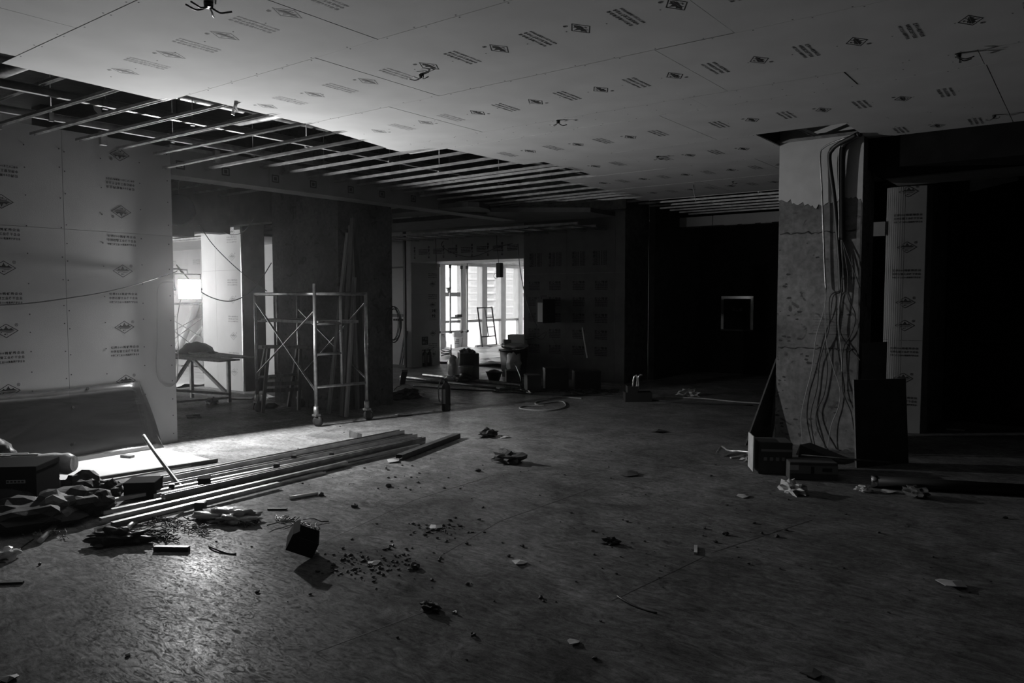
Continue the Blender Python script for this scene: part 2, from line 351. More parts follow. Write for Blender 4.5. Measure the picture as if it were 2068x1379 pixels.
# ---- plasterboard of the ceiling, each board a part
BT = .012
def ceil_board(poly, z=CEIL, m=M_GYP):
    g = .003; cx = sum(p[0] for p in poly) / len(poly); cy = sum(p[1] for p in poly) / len(poly)
    z += random.uniform(-.0015, .0015)
    q = [(x + (g if x < cx else -g), y + (g if y < cy else -g), z) for x, y in poly]
    o = MB().prism(q, (0, 0, BT)).build('gypsum_board', m, ceiling); o['bx'] = 0; del o['bx']
    return (o, min(p[0] for p in poly), max(p[0] for p in poly), min(p[1] for p in poly), max(p[1] for p in poly), z)
rows = [  # y0, y1, left end at y0, at y1, right end, short joints
    (-.3, .90, -5.6, -5.6, 2.6, [-4.2, -1.8, .6]),
    (.90, 2.10, -5.62, -5.62, 2.6, [-4.75, -2.35, .05]),
    (2.10, 3.29, -5.856, -5.94, 2.6, [-3.505, -1.105, 1.3]),
    (3.29, 4.48, -5.645, -5.71, 2.6, [-4.10, -1.745, .65]),
    (4.48, 5.70, -5.71, -5.95, 2.6, [-4.66, -2.265, .14]),
    (5.70, 6.10, -5.98, -6.0, 2.6, [-2.58, -1.435, -.64]),
    (6.10, 7.36, -5.47, -5.40, 2.6, [-3.03, -.63]),
    (7.36, 8.62, -5.12, -5.16, -2.64, [-4.2]), (7.36, 8.22, -1.83, -1.83, 2.6, [-.63]),
    (8.62, 9.85, -5.74, -5.73, -2.64, [-3.1]), (9.85, 11.25, -5.74, -5.9, -2.3, [-4.3, -2.9])]
boards = []
for y0, y1, xa, xb, xr, js in rows:
    xs = [None] + sorted(js) + [xr]
    for i in range(len(xs) - 1):
        l0, l1 = (xa, xb) if xs[i] is None else (xs[i], xs[i])
        boards.append(ceil_board([(l0, y0), (xs[i + 1], y0), (xs[i + 1], y1), (l1, y1)]))
UP_A = frame((0, 1, 0), (1, 0, 0)); UP_B = frame((0, -1, 0), (-1, 0, 0))   # both look down
def ceil_print(x, y, me, rot):
    for o, x0, x1, y0, y1, z in boards:
        if x0 + .06 < x < x1 - .06 and y0 < y < y1: print_on(o, me, (x, y, z - .0003), rot); return
for y, x0, rot, xr, ft in [(2.69, -3.58, UP_B, 1.6, -9), (3.87, -3.63, UP_B, 1.6, -4.2), (5.08, -3.61, UP_A, 1.6, -4.6), (6.73, -3.65, UP_B, 1.4, -9), (7.98, -3.59, UP_B, 1.4, -9), (9.20, -3.6, UP_A, -2.4, -9), (10.5, -3.5, UP_B, -2.4, -9), (1.5, -3.6, UP_A, 1.6, -9)]:
    k = -5
    while x0 + .6 * k < xr:
        xx = x0 + .6 * k; k += 1
        if xx < -5.9: continue
        fade = xx < ft or (y < 3 and xx < -3.3)
        ceil_print(xx, y, ME_EMBF if fade else ME_EMB, rot); ceil_print(xx + .3, y, ME_TXTF if fade else ME_TXT, rot)
# screw heads
sb = MB()
for o, x0, x1, y0, y1, z in boards:
    for i in range(int((x1 - x0) / .3) + 1):
        for y in (y0 + .02, (y0 + y1) / 2 + random.uniform(-.02, .02), y1 - .02):
            x = x0 + .05 + i * .3 + random.uniform(-.03, .03)
            if x < x1 - .02 and x > x0 + .1: sb.box(x - .004, x + .004, y - .004, y + .004, z - .001, z + .001)
sb.build('screw_heads', M_SCRAPD, ceiling, 'stuff')
# ---- open grid beside the boards
def furring(p, q, wd=.038, ht=.024): return MB().chan(p, q, wd, ht, .0015, (0, 0, -1)).build('furring_channel', M_STUDD, ceiling)
ends = [((0, 200), (125, 157)), ((0, 252), (234, 183)), ((64, 271), (325, 203)), ((156, 283), (454, 213)), ((237, 300), (542, 232)), ((312, 311), (610, 251)), ((330, 339), (654, 271)), ((416, 341), (700, 287)), ((528, 338), (740, 302))]
fy = []
for a, b in ends:
    p = AX(a[0], a[1], -7.70); q = F(b[0], b[1], CEIL + .024); d = (q - p); p2 = p if a[0] else p - d * .45
    q2 = q + Vector((.5, 0, 0)); q2.z = CEIL + .026; furring(p2, q2); fy.append(q.y)
for u, v in [(566, 351), (625, 358), (676, 367), (722, 374), (762, 381), (791, 383), (817, 389), (849, 396), (884, 403), (920, 409), (954, 414), (985, 416), (1012, 418), (1040, 421)]:
    c = F(u, v, CEIL); p = AX(u, v, -7.72); furring(p, (-5.0 if 7.3 < c.y < 8.7 else -5.3, c.y, CEIL + .026)); fy.append(c.y)
for y in (10.95, 11.35, 11.75, 12.15, 12.55, 12.95, 13.35, 13.75): furring((-6.2, y, CEIL + .02), (-1.8, y, CEIL + .02))
def carrier(x, y0, y1, z=3.165): return MB().chan((x, y0, z), (x, y1, z), .06, .045, .002, (1, 0, 0)).build('carrier_channel', M_STUDD, ceiling)
cx1, cx2 = F(61, 183, 3.15).x, F(0, 222, 3.15).x
for x in (cx1, cx2, -5.35): carrier(x, .4, 11.2)
for x in (-5.2, -4.1, -2.95): carrier(x, 11.2, 13.9)
def rod(x, y, z0=3.14): return MB().tube([(x, y, z0), (x, y, 4.05)], .005, 6).box(x - .012, x + .012, y - .02, y + .02, z0 - .02, z0 + .06).build('hanger_rod', M_STUDD, ceiling)
for x in (cx1, cx2):
    for y in (1.9, 3.0, 4.1, 5.2, 6.3, 7.4, 8.5, 9.6): rod(x + random.uniform(-.03, .03), y + random.uniform(-.2, .2))
for x in (-4.1, -2.95):
    for y in (11.6, 12.8): rod(x, y)
for y in (2.7, 3.6, 4.8, 5.7, 6.9, 8.0): MB().box(-7.69, -7.64, y - .03, y + .03, 3.0, 3.13).build('hanger_clip', M_STUDD, ceiling)
# clutter of the slab soffit
for p, q, a, b, m in [((-9.0, 1.0, 3.75), (-2.5, 1.0, 3.75), .5, .35, M_STUDD), ((-7.0, 2.2, 3.62), (-6.2, 6.8, 3.60), .12, .12, M_PIPE), ((-6.7, 3.3, 3.45), (-6.2, 12, 3.45), .10, .05, M_STUDD)]:
    MB().beam(p, q, a, b).build('service_duct', m, ceiling)
MB().tube([(-9.5, 2.55, 3.42), (-4.5, 2.75, 3.42)], .055, 12).build('service_pipe', M_PIPE, ceiling)
MB().tube([(-8.5, 4.75, 3.40), (-5.0, 5.05, 3.40)], .045, 12).build('service_pipe', M_PIPE, ceiling)
MB().tube([(-7.2, .5, 3.5), (-7.2, 11, 3.5)], .035, 10).build('service_pipe', M_PIPE, ceiling)

# ---- left wall: stud core, boards, print
wall_left = MB().box(-7.93, -7.745, -6.9, 4.30, 0, 3.10).build('wall_left', M_STUDD, None, S)
wb = []
ys = [4.312, 3.25, 2.05, .85, -.35, -1.55, -2.75, -3.95, -5.15, -6.35]
for i in range(len(ys) - 1):
    for z0, z1 in ((.0, 2.178), (2.178, 3.10)):
        g = .0018; t = random.uniform(0, .0012)
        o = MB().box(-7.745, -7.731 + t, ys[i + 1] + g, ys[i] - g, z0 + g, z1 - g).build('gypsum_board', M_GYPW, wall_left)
        wb.append((o, ys[i + 1], ys[i], z0, z1, -7.731 + t))
MB().box(-7.945, -7.73, 4.30, 4.312, 0, 3.1).build('end_board', M_GYPW, wall_left)
WU, WD = frame((0, 1, 0), (0, 0, 1)), frame((0, -1, 0), (0, 0, -1))
for yc in (3.785, 2.735, 1.45):
    for z, me, r in [(2.945, ME_EMB, WD), (2.66, ME_TXT, WD), (2.385, ME_EMB, WD), (2.10, ME_TXT, WU), (1.80, ME_EMB, WU), (1.53, ME_TXT, WU), (1.24, ME_EMB, WU), (1.0, ME_TXT, WU), (.70, ME_EMB, WU), (.42, ME_TXT, WU)]:
        if yc < 3 and me is ME_EMB and z > 2.9: continue
        for o, y0, y1, z0, z1, x in wb:
            if y0 < yc < y1 and z0 < z < z1:
                z += .16 if yc < 3 and z < 1.9 and False else 0
                print_on(o, me, (x + .0002, yc, z), r); break
sb = MB()
for yy in (4.27, 3.98, 3.60, 3.27, 3.225, 2.93, 2.5, 2.08):
    z = .1
    while z < 3.05: sb.box(-7.732, -7.7285, yy - .005, yy + .005, z - .005, z + .005); z += random.uniform(.16, .3)
sb.build('screw_heads', M_SCRAPD, wall_left, 'stuff')
# ---- bulkhead over the opening that goes on where the wall ends
bk = MB().box(-8.03, -7.742, 4.312, 10.4, 2.83, 3.13).build('trim_1', M_STUDD, None, S)
yy = 4.314
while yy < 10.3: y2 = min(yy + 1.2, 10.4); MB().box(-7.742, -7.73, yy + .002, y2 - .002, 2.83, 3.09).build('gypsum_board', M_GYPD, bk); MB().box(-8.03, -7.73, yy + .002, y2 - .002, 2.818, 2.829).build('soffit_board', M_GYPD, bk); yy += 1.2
# square stamped marks along it
sq = me_flat([rect(-.05, .05, .03, .045), rect(-.05, .05, -.045, -.03), rect(-.05, -.035, -.045, .045), rect(.035, .05, -.045, .045), rect(-.02, .02, -.02, .02)], 'stamped_mark', M_INK)
for i, yq in enumerate((4.42, 4.95, 5.6, 6.15, 6.75, 7.3, 7.9)):
    o = bk.children[2 * int((yq - 4.314) / 1.2)]; print_on(o, sq, (-7.7298, yq, 2.93), WU)
# ---- low soffit across the back, with the rounded light slot
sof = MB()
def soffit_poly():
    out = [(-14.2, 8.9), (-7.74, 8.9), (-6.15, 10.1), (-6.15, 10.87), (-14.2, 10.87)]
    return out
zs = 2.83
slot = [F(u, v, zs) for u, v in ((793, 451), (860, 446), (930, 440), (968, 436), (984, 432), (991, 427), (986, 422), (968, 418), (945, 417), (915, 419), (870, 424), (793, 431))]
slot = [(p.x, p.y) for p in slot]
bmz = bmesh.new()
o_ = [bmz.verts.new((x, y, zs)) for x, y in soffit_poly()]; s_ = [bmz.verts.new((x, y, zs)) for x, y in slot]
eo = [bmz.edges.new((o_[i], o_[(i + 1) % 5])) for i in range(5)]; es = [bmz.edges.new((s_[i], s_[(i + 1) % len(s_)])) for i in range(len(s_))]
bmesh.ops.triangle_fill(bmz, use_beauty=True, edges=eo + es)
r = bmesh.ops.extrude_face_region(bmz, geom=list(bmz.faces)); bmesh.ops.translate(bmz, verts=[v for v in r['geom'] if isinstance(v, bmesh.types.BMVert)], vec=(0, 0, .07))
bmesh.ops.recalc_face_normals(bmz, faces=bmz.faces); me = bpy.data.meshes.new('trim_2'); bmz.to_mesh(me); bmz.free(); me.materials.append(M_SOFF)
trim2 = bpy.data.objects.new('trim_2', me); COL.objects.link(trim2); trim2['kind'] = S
for i in range(15):                                            # low grid behind it, running to the back wall
    x = -12.9 + i * .42; MB().chan((x, 10.88, 2.745), (x, 12.04, 2.745), .05, .022, .0015, (0, 0, -1)).build('furring_channel', M_STUD, trim2)
MB().chan((-13, 11.1, 2.79), (-7.0, 11.1, 2.79), .038, .04, .002, (0, 1, 0)).build('carrier_channel', M_STUD, trim2)
MB().chan((-13, 11.7, 2.79), (-7.0, 11.7, 2.79), .038, .04, .002, (0, 1, 0)).build('carrier_channel', M_STUD, trim2)

# ---- back wall with the wide opening
yb = 12.05
wall_back = MB().box(-11.87, -6.62, yb + .014, 12.95, 2.29, 4.05).box(-8.83, -6.62, yb + .014, 12.95, 0, 2.29).build('wall_back', M_STUDD, None, S)
def bwboard(x0, x1, z0, z1, m=M_PRINTED): return MB().box(x0 + .002, x1 - .002, yb, yb + .014, z0 + .002, z1 - .002).build('printed_board', m, wall_back)
xsb = [-11.87, -10.67, -9.47, -8.83]
top = [bwboard(xsb[i], xsb[i + 1], 2.29, 3.1, M_GYPW) for i in range(3)]
low = []
for x0, x1 in ((-8.83, -7.86), (-7.86, -6.82), (-6.82, -6.62)):
    low.append((bwboard(x0, x1, 0, 1.98), x0, x1)); low.append((bwboard(x0, x1, 1.98, 3.1), x0, x1))
MB().box(-8.84, -8.826, yb, 12.95, 0, 2.29).build('reveal_board', M_GYPD, wall_back)
blk = text_mesh([('防火隔音', .26, .05, .07)], 'printed_lettering', M_INK, 1.15)
dash = []
for k in range(4):
    x = -.13
    while x < .13: w2 = random.uniform(.012, .03); dash.append(rect(x, min(.13, x + w2), .045 - k * .03, .062 - k * .03)); x += w2 + .006
dashm = me_flat(dash, 'printed_small_lines', M_INK)
BW = frame((1, 0, 0), (0, 0, 1)); BWV = frame((0, 0, 1), (-1, 0, 0))
for o, x0, x1 in low[::2]:
    for xc in ((x0 + x1) / 2 - .24, (x0 + x1) / 2 + .24) if x1 - x0 > .5 else ((x0 + x1) / 2,):
        for zc in (1.72, 1.42, 1.12, .82, .52):
            if x1 - x0 > .5: print_on(o, blk, (xc, yb - .0003, zc), BW); print_on(o, dashm, (xc, yb - .0003, zc), BW)
for o, x0, x1 in low[1::2]:
    if x1 - x0 > .5:
        for xc in (x0 + .25, x0 + .7): print_on(o, blk, (xc, yb - .0003, 2.25), BWV); print_on(o, dashm, (xc + .12, yb - .0003, 2.25), BWV); print_on(o, dashm, (xc - .02, yb - .0003, 2.25), BWV)
for i, o in enumerate(top):
    x0, x1 = xsb[i], xsb[i + 1]; x = x0 + .2
    while x < x1 - .1: print_on(o, blk, (x, yb - .0003, 2.5), BWV); print_on(o, dashm, (x + .16, yb - .0003, 2.5), BWV if int(x * 5) % 2 else BW); x += .42
# left jamb block of that opening and the wall piece in front of it
wall_jamb = MB().box(-14.95, -11.885, yb + .012, 12.94, 0, 4.05).build('wall_back', M_STUDD, None, S)
jb = [MB().box(-11.885, -11.87, yb, 12.95, 0, 1.60).build('gypsum_board', M_GYP, wall_jamb), MB().box(-11.885, -11.87, yb, 12.95, 1.604, 4.0).build('gypsum_board', M_GYP, wall_jamb)]
MB().box(-12.45, -11.886, yb - .002, yb + .011, 0, 1.9).build('gypsum_board', M_GYP, wall_jamb); MB().box(-12.45, -11.886, yb - .002, yb + .011, 1.904, 4).build('gypsum_board', M_GYP, wall_jamb); MB().box(-14.9, -12.454, yb, yb + .011, 0, 4).build('gypsum_board', M_GYP, wall_jamb)
JW = frame((0, 1, 0), (0, 0, 1))
for z, me in [(1.83, ME_EMB), (1.55, ME_TXT), (1.36, ME_EMB), (.72, ME_EMB), (.45, ME_TXT), (.25, ME_EMB), (2.02, ME_TXT)]: print_on(jb[1] if z > 1.6 else jb[0], me, (-11.8698, 12.72, z), JW)
pos = MB().box(-11.868, -11.866, 12.60, 12.88, 1.02, 1.28).build('paper_notice', M_SCRAP, wall_jamb)
print_on(pos, text_mesh([('注意', .12, .08, .03), ('安全', .12, .08, -.08)], 'printed_lettering', M_INK, 1.2), (-11.8655, 12.75, 1.16), JW)
pos2 = MB().box(-11.868, -11.866, 12.36, 12.56, .48, .66).build('paper_notice', M_DARK, wall_jamb)
print_on(pos2, text_mesh([('严禁', .16, .06, .01), ('烟火', .16, .06, -.07)], 'printed_lettering', M_CARD, 1.2), (-11.8655, 12.46, .57), JW)
# wall of the window room, deep recess at right, closures out of view
def struct(name, m, *b, kind=S):
    k = MB()
    for q in b: k.box(*q)
    return k.build(name, m, None, kind)
struct('wall_back', M_GYPD, (-13.6, -6.5, 22.0, 22.2, 0, 4.05))
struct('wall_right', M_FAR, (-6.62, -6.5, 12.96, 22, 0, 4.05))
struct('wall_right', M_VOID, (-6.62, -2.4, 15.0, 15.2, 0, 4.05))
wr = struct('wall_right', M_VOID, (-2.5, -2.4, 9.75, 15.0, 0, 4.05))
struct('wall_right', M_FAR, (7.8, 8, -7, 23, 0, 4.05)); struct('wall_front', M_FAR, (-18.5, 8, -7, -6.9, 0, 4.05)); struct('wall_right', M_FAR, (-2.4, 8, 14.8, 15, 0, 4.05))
fas = MB().box(-7.0, -2.5, 14.02, 14.3, 2.90, 3.08).build('trim_3', M_STUDD, None, S)
MB().box(-7.0, -5.83, 14.0, 14.018, 2.90, 3.08).build('fascia_board', M_GYP, fas); MB().box(-5.81, -2.5, 14.0, 14.018, 2.90, 3.085).build('fascia_board', M_GYP, fas)
for i in range(9): x = -5.6 + i * .35; MB().box(x, x + random.uniform(.15, .3), 13.99, 14.02, 2.885, 2.897).build('torn_edge_strip', M_SCRAP, fas)
# ---- right: bulkhead, soffit and the scored curved wall
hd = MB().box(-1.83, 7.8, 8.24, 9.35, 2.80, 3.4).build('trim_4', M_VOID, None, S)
MB().box(-1.8, 2.5, 8.9, 9.55, 2.785, 2.798).build('soffit_board', M_GYPD, hd)
curve = MB(); pts = []; yw = 9.55
x, y, ang = -1.93, yw + .10, math.radians(40)
pts.append((x, y))
for i in range(9):
    st = .0225 / math.cos(ang); x += st * math.cos(ang); y -= st * math.sin(ang); pts.append((x, y)); ang -= math.radians(6.6)
pts += [(-1.52, y + .05), (-1.50, y + .08), (-1.47, y + .13), (-1.46, y + 1.2)]
wall_curved = MB().box(-1.89, -1.50, yw + .17, yw + .30, 0, 2.78).build('wall_curved', M_STUDD, None, S)
for i in range(len(pts) - 1):
    (xa, ya), (xb, y_b) = pts[i], pts[i + 1]; d = Vector((xb - xa, y_b - ya, 0)); L_ = d.length; d.normalize(); nrm = Vector((-d.y, d.x, 0)) * .012; e = d * min(.0018, L_ * .1)
    a, b = Vector((xa, ya, .0)) + e, Vector((xb, y_b, .0)) - e
    for z0, z1 in ((0, 1.05), (1.053, 2.78)):
        MB().prism([a + nrm + Vector((0, 0, z0)), b + nrm + Vector((0, 0, z0)), b + Vector((0, 0, z0)), a + Vector((0, 0, z0))], (0, 0, z1 - z0)).build('board_strip', M_GYPD, wall_curved)
def surf_y(xx):
    for i in range(len(pts) - 1):
        if pts[i][0] <= xx <= pts[i + 1][0]: t = (xx - pts[i][0]) / (pts[i + 1][0] - pts[i][0]); return pts[i][1] + t * (pts[i + 1][1] - pts[i][1])
    return pts[-3][1]
def bent(me0):
    me = me0.copy()
    for v in me.vertices: v.co.z += pts[9][1] - surf_y(v.co.x - 1.70) + .0
    return me
BE, BTX = bent(ME_EMB), bent(ME_TXT)
for z, me in [(2.72, BE), (2.42, BTX), (2.10, BE), (1.80, BTX), (1.48, BE), (1.22, BE), (.92, BTX), (.62, BE), (.36, BTX)]:
    print_on(wall_curved, me, (-1.70, pts[9][1] - .003, z), BW)
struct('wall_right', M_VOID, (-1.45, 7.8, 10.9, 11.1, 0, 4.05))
MB().box(-2.15, -1.93, 9.6, 9.63, 2.24, 2.40).build('bracket_plate', M_GYPD, wall_curved)

# ---- concrete column at right, plaster coat on its upper part with a ragged lower edge
column_right = MB().box(-2.64, -1.83, 8.07, 8.57, 0, 4.05).build('wall_column_right', M_CONC, None, S, bevel=.012)
rag = []; x = -2.64
while x < -1.83: rag.append((x, 2.505 + .035 * math.sin(x * 9) + random.uniform(-.03, .03) - .04 * (x + 2.64))); x += random.uniform(.012, .035)
rag.append((-1.83, 2.45))
pc = MB()
pc.prism([(p[0], 8.062, p[1]) for p in rag] + [(-1.83, 8.062, 3.6), (-2.64, 8.062, 3.6)], (0, .009, 0)).build('plaster_coat', M_PLAST, column_right)
MB().box(-1.842, -1.826, 8.06, 8.075, .05, 2.45).build('corner_chip', M_CONC2, column_right)
for z, a in ((2.19, .012), (1.02, .006)):
    c = MB(); x = -2.62; pp = []
    while x < -1.86: pp.append((x, 8.068, z + random.uniform(-.012, .012))); x += .035
    c.tube(pp, [random.uniform(.003, .010) for _ in pp], 5).build('form_joint', M_SCRAPD, column_right)
pk = MB()
for i in range(46):
    x, z = random.uniform(-2.6, -1.88), random.uniform(.1, 2.1)
    if random.random() < .5: x = random.uniform(-2.62, -2.5)
    s = random.uniform(.006, .02); n = [(x + s * (1 + .5 * random.random()) * math.cos(t * 1.05) * 1.2, 8.0685, z + s * math.sin(t * 1.05) * random.uniform(.4, 1)) for t in range(6)]
    pk.prism(n, (0, .002, 0))
pk.build('surface_pits', M_SCRAPD, column_right, 'stuff')
ln = MB()                                                      # pencilled table on the concrete
for k in range(7): ln.box(-2.27 + .02 * (k % 2), -1.98, 8.0655, 8.069, 1.20 + k * .028, 1.2025 + k * .028)
ln.box(-2.31, -1.93, 8.064, 8.069, 1.165, 1.172); ln.build('pencil_marks', M_SCRAPD, column_right)
# edges of the ceiling opening round that column
hl = MB().box(-2.66, -1.80, 7.36, 7.372, CEIL + .01, CEIL + .26).box(-2.66, -2.648, 7.36, 8.6, CEIL + .01, CEIL + .26).build('opening_side', M_VOID, ceiling)
for p, q in [((-2.64, 7.98, 3.12), (-1.83, 7.98, 3.12)), ((-2.3, 7.37, 3.14), (-2.25, 8.05, 3.14))]: furring(p, q, .03)
MB().box(-2.15, -1.93, 7.42, 7.44, 3.11, 3.19).build('hanger_plate', M_STUDD, ceiling)
# ---- column behind the scaffold
column_left = MB().box(-9.57, -8.05, 6.86, 7.78, 0, 4.05).build('wall_column_left', M_CONC2, None, S)
for z in (1.92,): MB().box(-9.2, -8.06, 6.852, 6.862, z, z + .012).build('form_joint', M_SCRAPD, column_left)
for x, z in ((-8.95, 2.35), (-8.95, 2.72), (-8.93, 2.05)): MB().box(x - .03, x + .03, 6.85, 6.861, z - .07, z + .05).build('form_pocket', M_SCRAPD, column_left)
sb = MB()
for x in (-9.15, -8.6):
    for z in (2.9, 2.5, 2.15, 1.85, 1.5): sb.lathe((x + random.uniform(-.03, .03), 6.861, z), [(.013, 0), (.013, .006)], 8, (0, -1, 0))
sb.build('tie_holes', M_SCRAPD, column_left)
MB().box(-8.92, -8.05, 6.80, 6.86, .0, 2.9).build('concrete_rib', M_CONC2, column_left)

# ---- rooms seen through the opening at left
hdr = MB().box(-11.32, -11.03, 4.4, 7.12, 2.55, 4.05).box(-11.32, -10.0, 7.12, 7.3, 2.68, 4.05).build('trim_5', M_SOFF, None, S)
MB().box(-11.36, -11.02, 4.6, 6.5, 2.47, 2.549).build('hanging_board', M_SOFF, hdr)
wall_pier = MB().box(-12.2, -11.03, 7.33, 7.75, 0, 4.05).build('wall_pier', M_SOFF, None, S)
for z0, z1 in ((0, 1.98), (1.983, 4.0)):
    for x0, x1 in ((-12.2, -11.78), (-11.777, -11.03)):
        o = MB().box(x0, x1, 7.316, 7.329, z0, z1).build('gypsum_board', M_GYP, wall_pier)
        if x1 > -11.5:
            for z in ((.3, .9, 1.5) if z0 == 0 else (2.2, 2.6)): print_on(o, ME_EMBF, (-11.3, 7.3158, z), BW); print_on(o, ME_TXTF, (-11.3, 7.3158, z + .28), BW)
MB().beam((-11.018, 7.312, 0), (-11.018, 7.312, 2.68), .02, .035, (0, 1, 0)).build('corner_bead', M_CHROME, wall_pier)
wall_mid = MB().box(-11.6, -9.4, 8.55, 8.75, 0, 4.05).build('wall_middle', M_STUDD, None, S)
for x0, x1 in ((-11.6, -10.97), (-10.967, -9.4)):
    for z0, z1 in ((0, 2.03), (2.033, 4.0)):
        o = MB().box(x0, x1, 8.536, 8.549, z0, z1).build('gypsum_board', M_GYP, wall_mid)
        if x1 > -10.5:
            for z in ((.35, .95, 1.55) if z0 == 0 else (2.3, 2.7)): print_on(o, ME_EMBF, (-10.72, 8.5358, z), BW)
wall_far = MB().box(-18.3, -11.6, 9.215, 9.4, 0, 4.05).build('wall_far', M_STUDD, None, S)
xq = [-18.3, -17.1, -15.9, -15.18, -13.98, -12.78, -11.6]
for i in range(6):
    for z0, z1 in ((0, 1.86), (1.863, 4.0)):
        o = MB().box(xq[i] + .002, xq[i + 1] - .002, 9.2, 9.213, z0, z1).build('gypsum_board', M_GYP, wall_far)
        if z0 == 0:
            for z in (.5, 1.1, 1.6): print_on(o, ME_EMBF, ((xq[i] + xq[i + 1]) / 2, 9.1997, z), BW)
        else: print_on(o, ME_TXTF, ((xq[i] + xq[i + 1]) / 2, 9.1997, 2.3), BW)
lowc = MB().box(-18.3, -11.4, 7.75, 9.2, 2.585, 2.62).build('trim_6', M_STUDD, None, S)
for i in range(5): MB().box(-18.3 + i * 1.4, -16.9 + i * 1.4 - .004, 7.75, 9.2, 2.57, 2.584).build('gypsum_board', M_GYP, lowc)
for i, yq in enumerate((5.3, 5.65, 6.0, 6.35, 6.7, 7.05, 7.4)): MB().chan((-16.5, yq, 2.57), (-11.4, yq, 2.57), .05, .022, .0015, (0, 0, -1)).build('furring_channel', M_STUD, lowc)
struct('wall_left', M_FAR, (-18.3, -7.94, -1.0, -.9, 0, 4.05)); struct('wall_left', M_FAR, (-18.5, -18.3, -6.9, 9.4, 0, .25), (-18.5, -18.3, -6.9, 9.4, 2.6, 4.05), (-18.5, -18.3, -6.9, 1.5, .25, 2.6), (-18.5, -18.3, 8.8, 9.4, .25, 2.6))
# second zone of open grid between bulkhead and header
for yq in (4.0, 4.4, 4.82, 5.22, 5.62, 6.02, 6.42): furring((-10.75, yq + .35, 3.09), (-8.0, yq + .3, 3.09))
for xx in (-9.9, -8.9): carrier(xx, 1.0, 8.4)

# ---- window front
XW = -15.0
win = MB().box(XW - .15, XW + .05, 9.4, 22, 2.47, 4.05).box(XW - .15, XW + .1, 9.4, 22, -.1, .03).build('window_1', M_MULL, None, S)
posts = [9.55, 10.8, 12.05, 13.2, 14.6, 15.5, 16.41, 17.37, 18.31, 19.25, 20.17, 21.3]
for i, yq in enumerate(posts):
    wd = .12
    MB().box(XW - .12, XW + .10, yq - wd, yq + wd, .03, 2.47).build('mullion', M_MULL, win, bevel=.008)
for i in range(len(posts) - 1):
    y0, y1 = posts[i] + .122, posts[i + 1] - .122
    MB().box(XW - .06, XW + .06, y0, y1, .79, .86).build('transom', M_MULL, win)
    if i in (6, 10): MB().box(XW - .06, XW + .06, y0, y1, 1.56, 1.68).build('transom', M_MULL, win)
    MB().box(XW - .012, XW - .004, y0, y1, .03, .788).build('glass_pane', M_GLASSF, win); MB().box(XW - .012, XW - .004, y0, y1, .862, 2.468).build('glass_pane', M_GLASS, win)
# window room ceiling: low grid catching the daylight
wc = MB().box(XW + .02, -11.9, 13.1, 22, 2.62, 2.66).build('trim_7', M_GYP, None, S)
for i in range(16): yq = 13.4 + i * .52; MB().chan((XW + .1, yq, 2.55), (-11.0, yq + .1, 2.55), .05, .022, .0015, (0, 0, -1)).build('furring_channel', M_STUD, wc)
win2 = MB().box(-18.42, -18.3, 1.5, 8.8, 2.5, 2.6).box(-18.42, -18.3, 1.5, 8.8, .25, .3).build('window_2', M_MULL, None, S)
for i in range(7): yq = 1.56 + i * 1.2; MB().box(-18.42, -18.3, yq - .05, yq + .05, .3, 2.5).build('mullion', M_MULL, win2)
for i in range(6): MB().box(-18.37, -18.362, 1.61 + i * 1.2, 2.71 + i * 1.2, .3, 2.5).build('glass_pane', M_GLASS, win2)
# ================================================================== WORK LAMP AND ADDED FILL LAMP
def floodlight(loc, n, label, tube_m, size=.28):
    n = Vector(n).normalized(); a = Vector((-n.y, n.x, 0)); up = Vector((0, 0, 1)); c = Vector(loc)
    t = thing('work_floodlight', label, 'floodlight', loc)
    W = size / 2; Hh = size * .42
    def P(x, y, z): return c + a * x + up * z + n * y          # y: forward
    b = MB()
    b.prism([P(-W * .6, -.10, -Hh * .6), P(W * .6, -.10, -Hh * .6), P(W * .6, -.10, Hh * .6), P(-W * .6, -.10, Hh * .6)], n * .006)
    k = [(-W, -Hh), (W, -Hh), (W, Hh), (-W, Hh)]
    for i in range(4):
        (x0, z0), (x1, z1) = k[i], k[(i + 1) % 4]; s = .6
        b.add([P(x0, -.004, z0), P(x1, -.004, z1), P(x1 * s, -.10, z1 * s), P(x0 * s, -.10, z0 * s), P(x0 * 1.04, -.004, z0 * 1.05), P(x1 * 1.04, -.004, z1 * 1.05), P(x1 * s * 1.06, -.104, z1 * s * 1.06), P(x0 * s * 1.06, -.104, z0 * s * 1.06)],
              [(0, 1, 2, 3), (7, 6, 5, 4), (0, 4, 5, 1), (2, 6, 7, 3), (1, 5, 6, 2), (0, 3, 7, 4)])
    b.build('housing', M_DARK, t)
    r = MB(); s = .58
    for i in range(4):
        (x0, z0), (x1, z1) = k[i], k[(i + 1) % 4]; r.add([P(x0 * .97, -.012, z0 * .97), P(x1 * .97, -.012, z1 * .97), P(x1 * s, -.092, z1 * s), P(x0 * s, -.092, z0 * s)], [(0, 1, 2, 3)])
    r.add([P(x * s, -.092, z * s) for x, z in k], [(0, 1, 2, 3)]); r.build('reflector', M_REFL, t)
    MB().tube([P(-W * .5, -.012, 0), P(W * .5, -.012, 0)], .010, 10).build('lamp_tube', tube_m, t)
    br = MB().tube([P(-W - .02, -.05, 0), P(-W - .02, -.05, Hh + .06), P(W + .02, -.05, Hh + .06), P(W + .02, -.05, 0)], .007, 6); br.build('bracket', M_STUDD, t)
    for x in (-1, 1): MB().lathe(P(x * (W + .02), -.05, 0), [(.014, -.012), (.014, .012)], 8, a).build('bracket_knob', M_BLACK, t)
    return t
lamp_c = Vector((-7.66, 4.452, 1.625))
lamp = floodlight(lamp_c, (1, -.11, 0), 'bright square work floodlight hung at the end of the plasterboard wall', M_TUBE, .24)
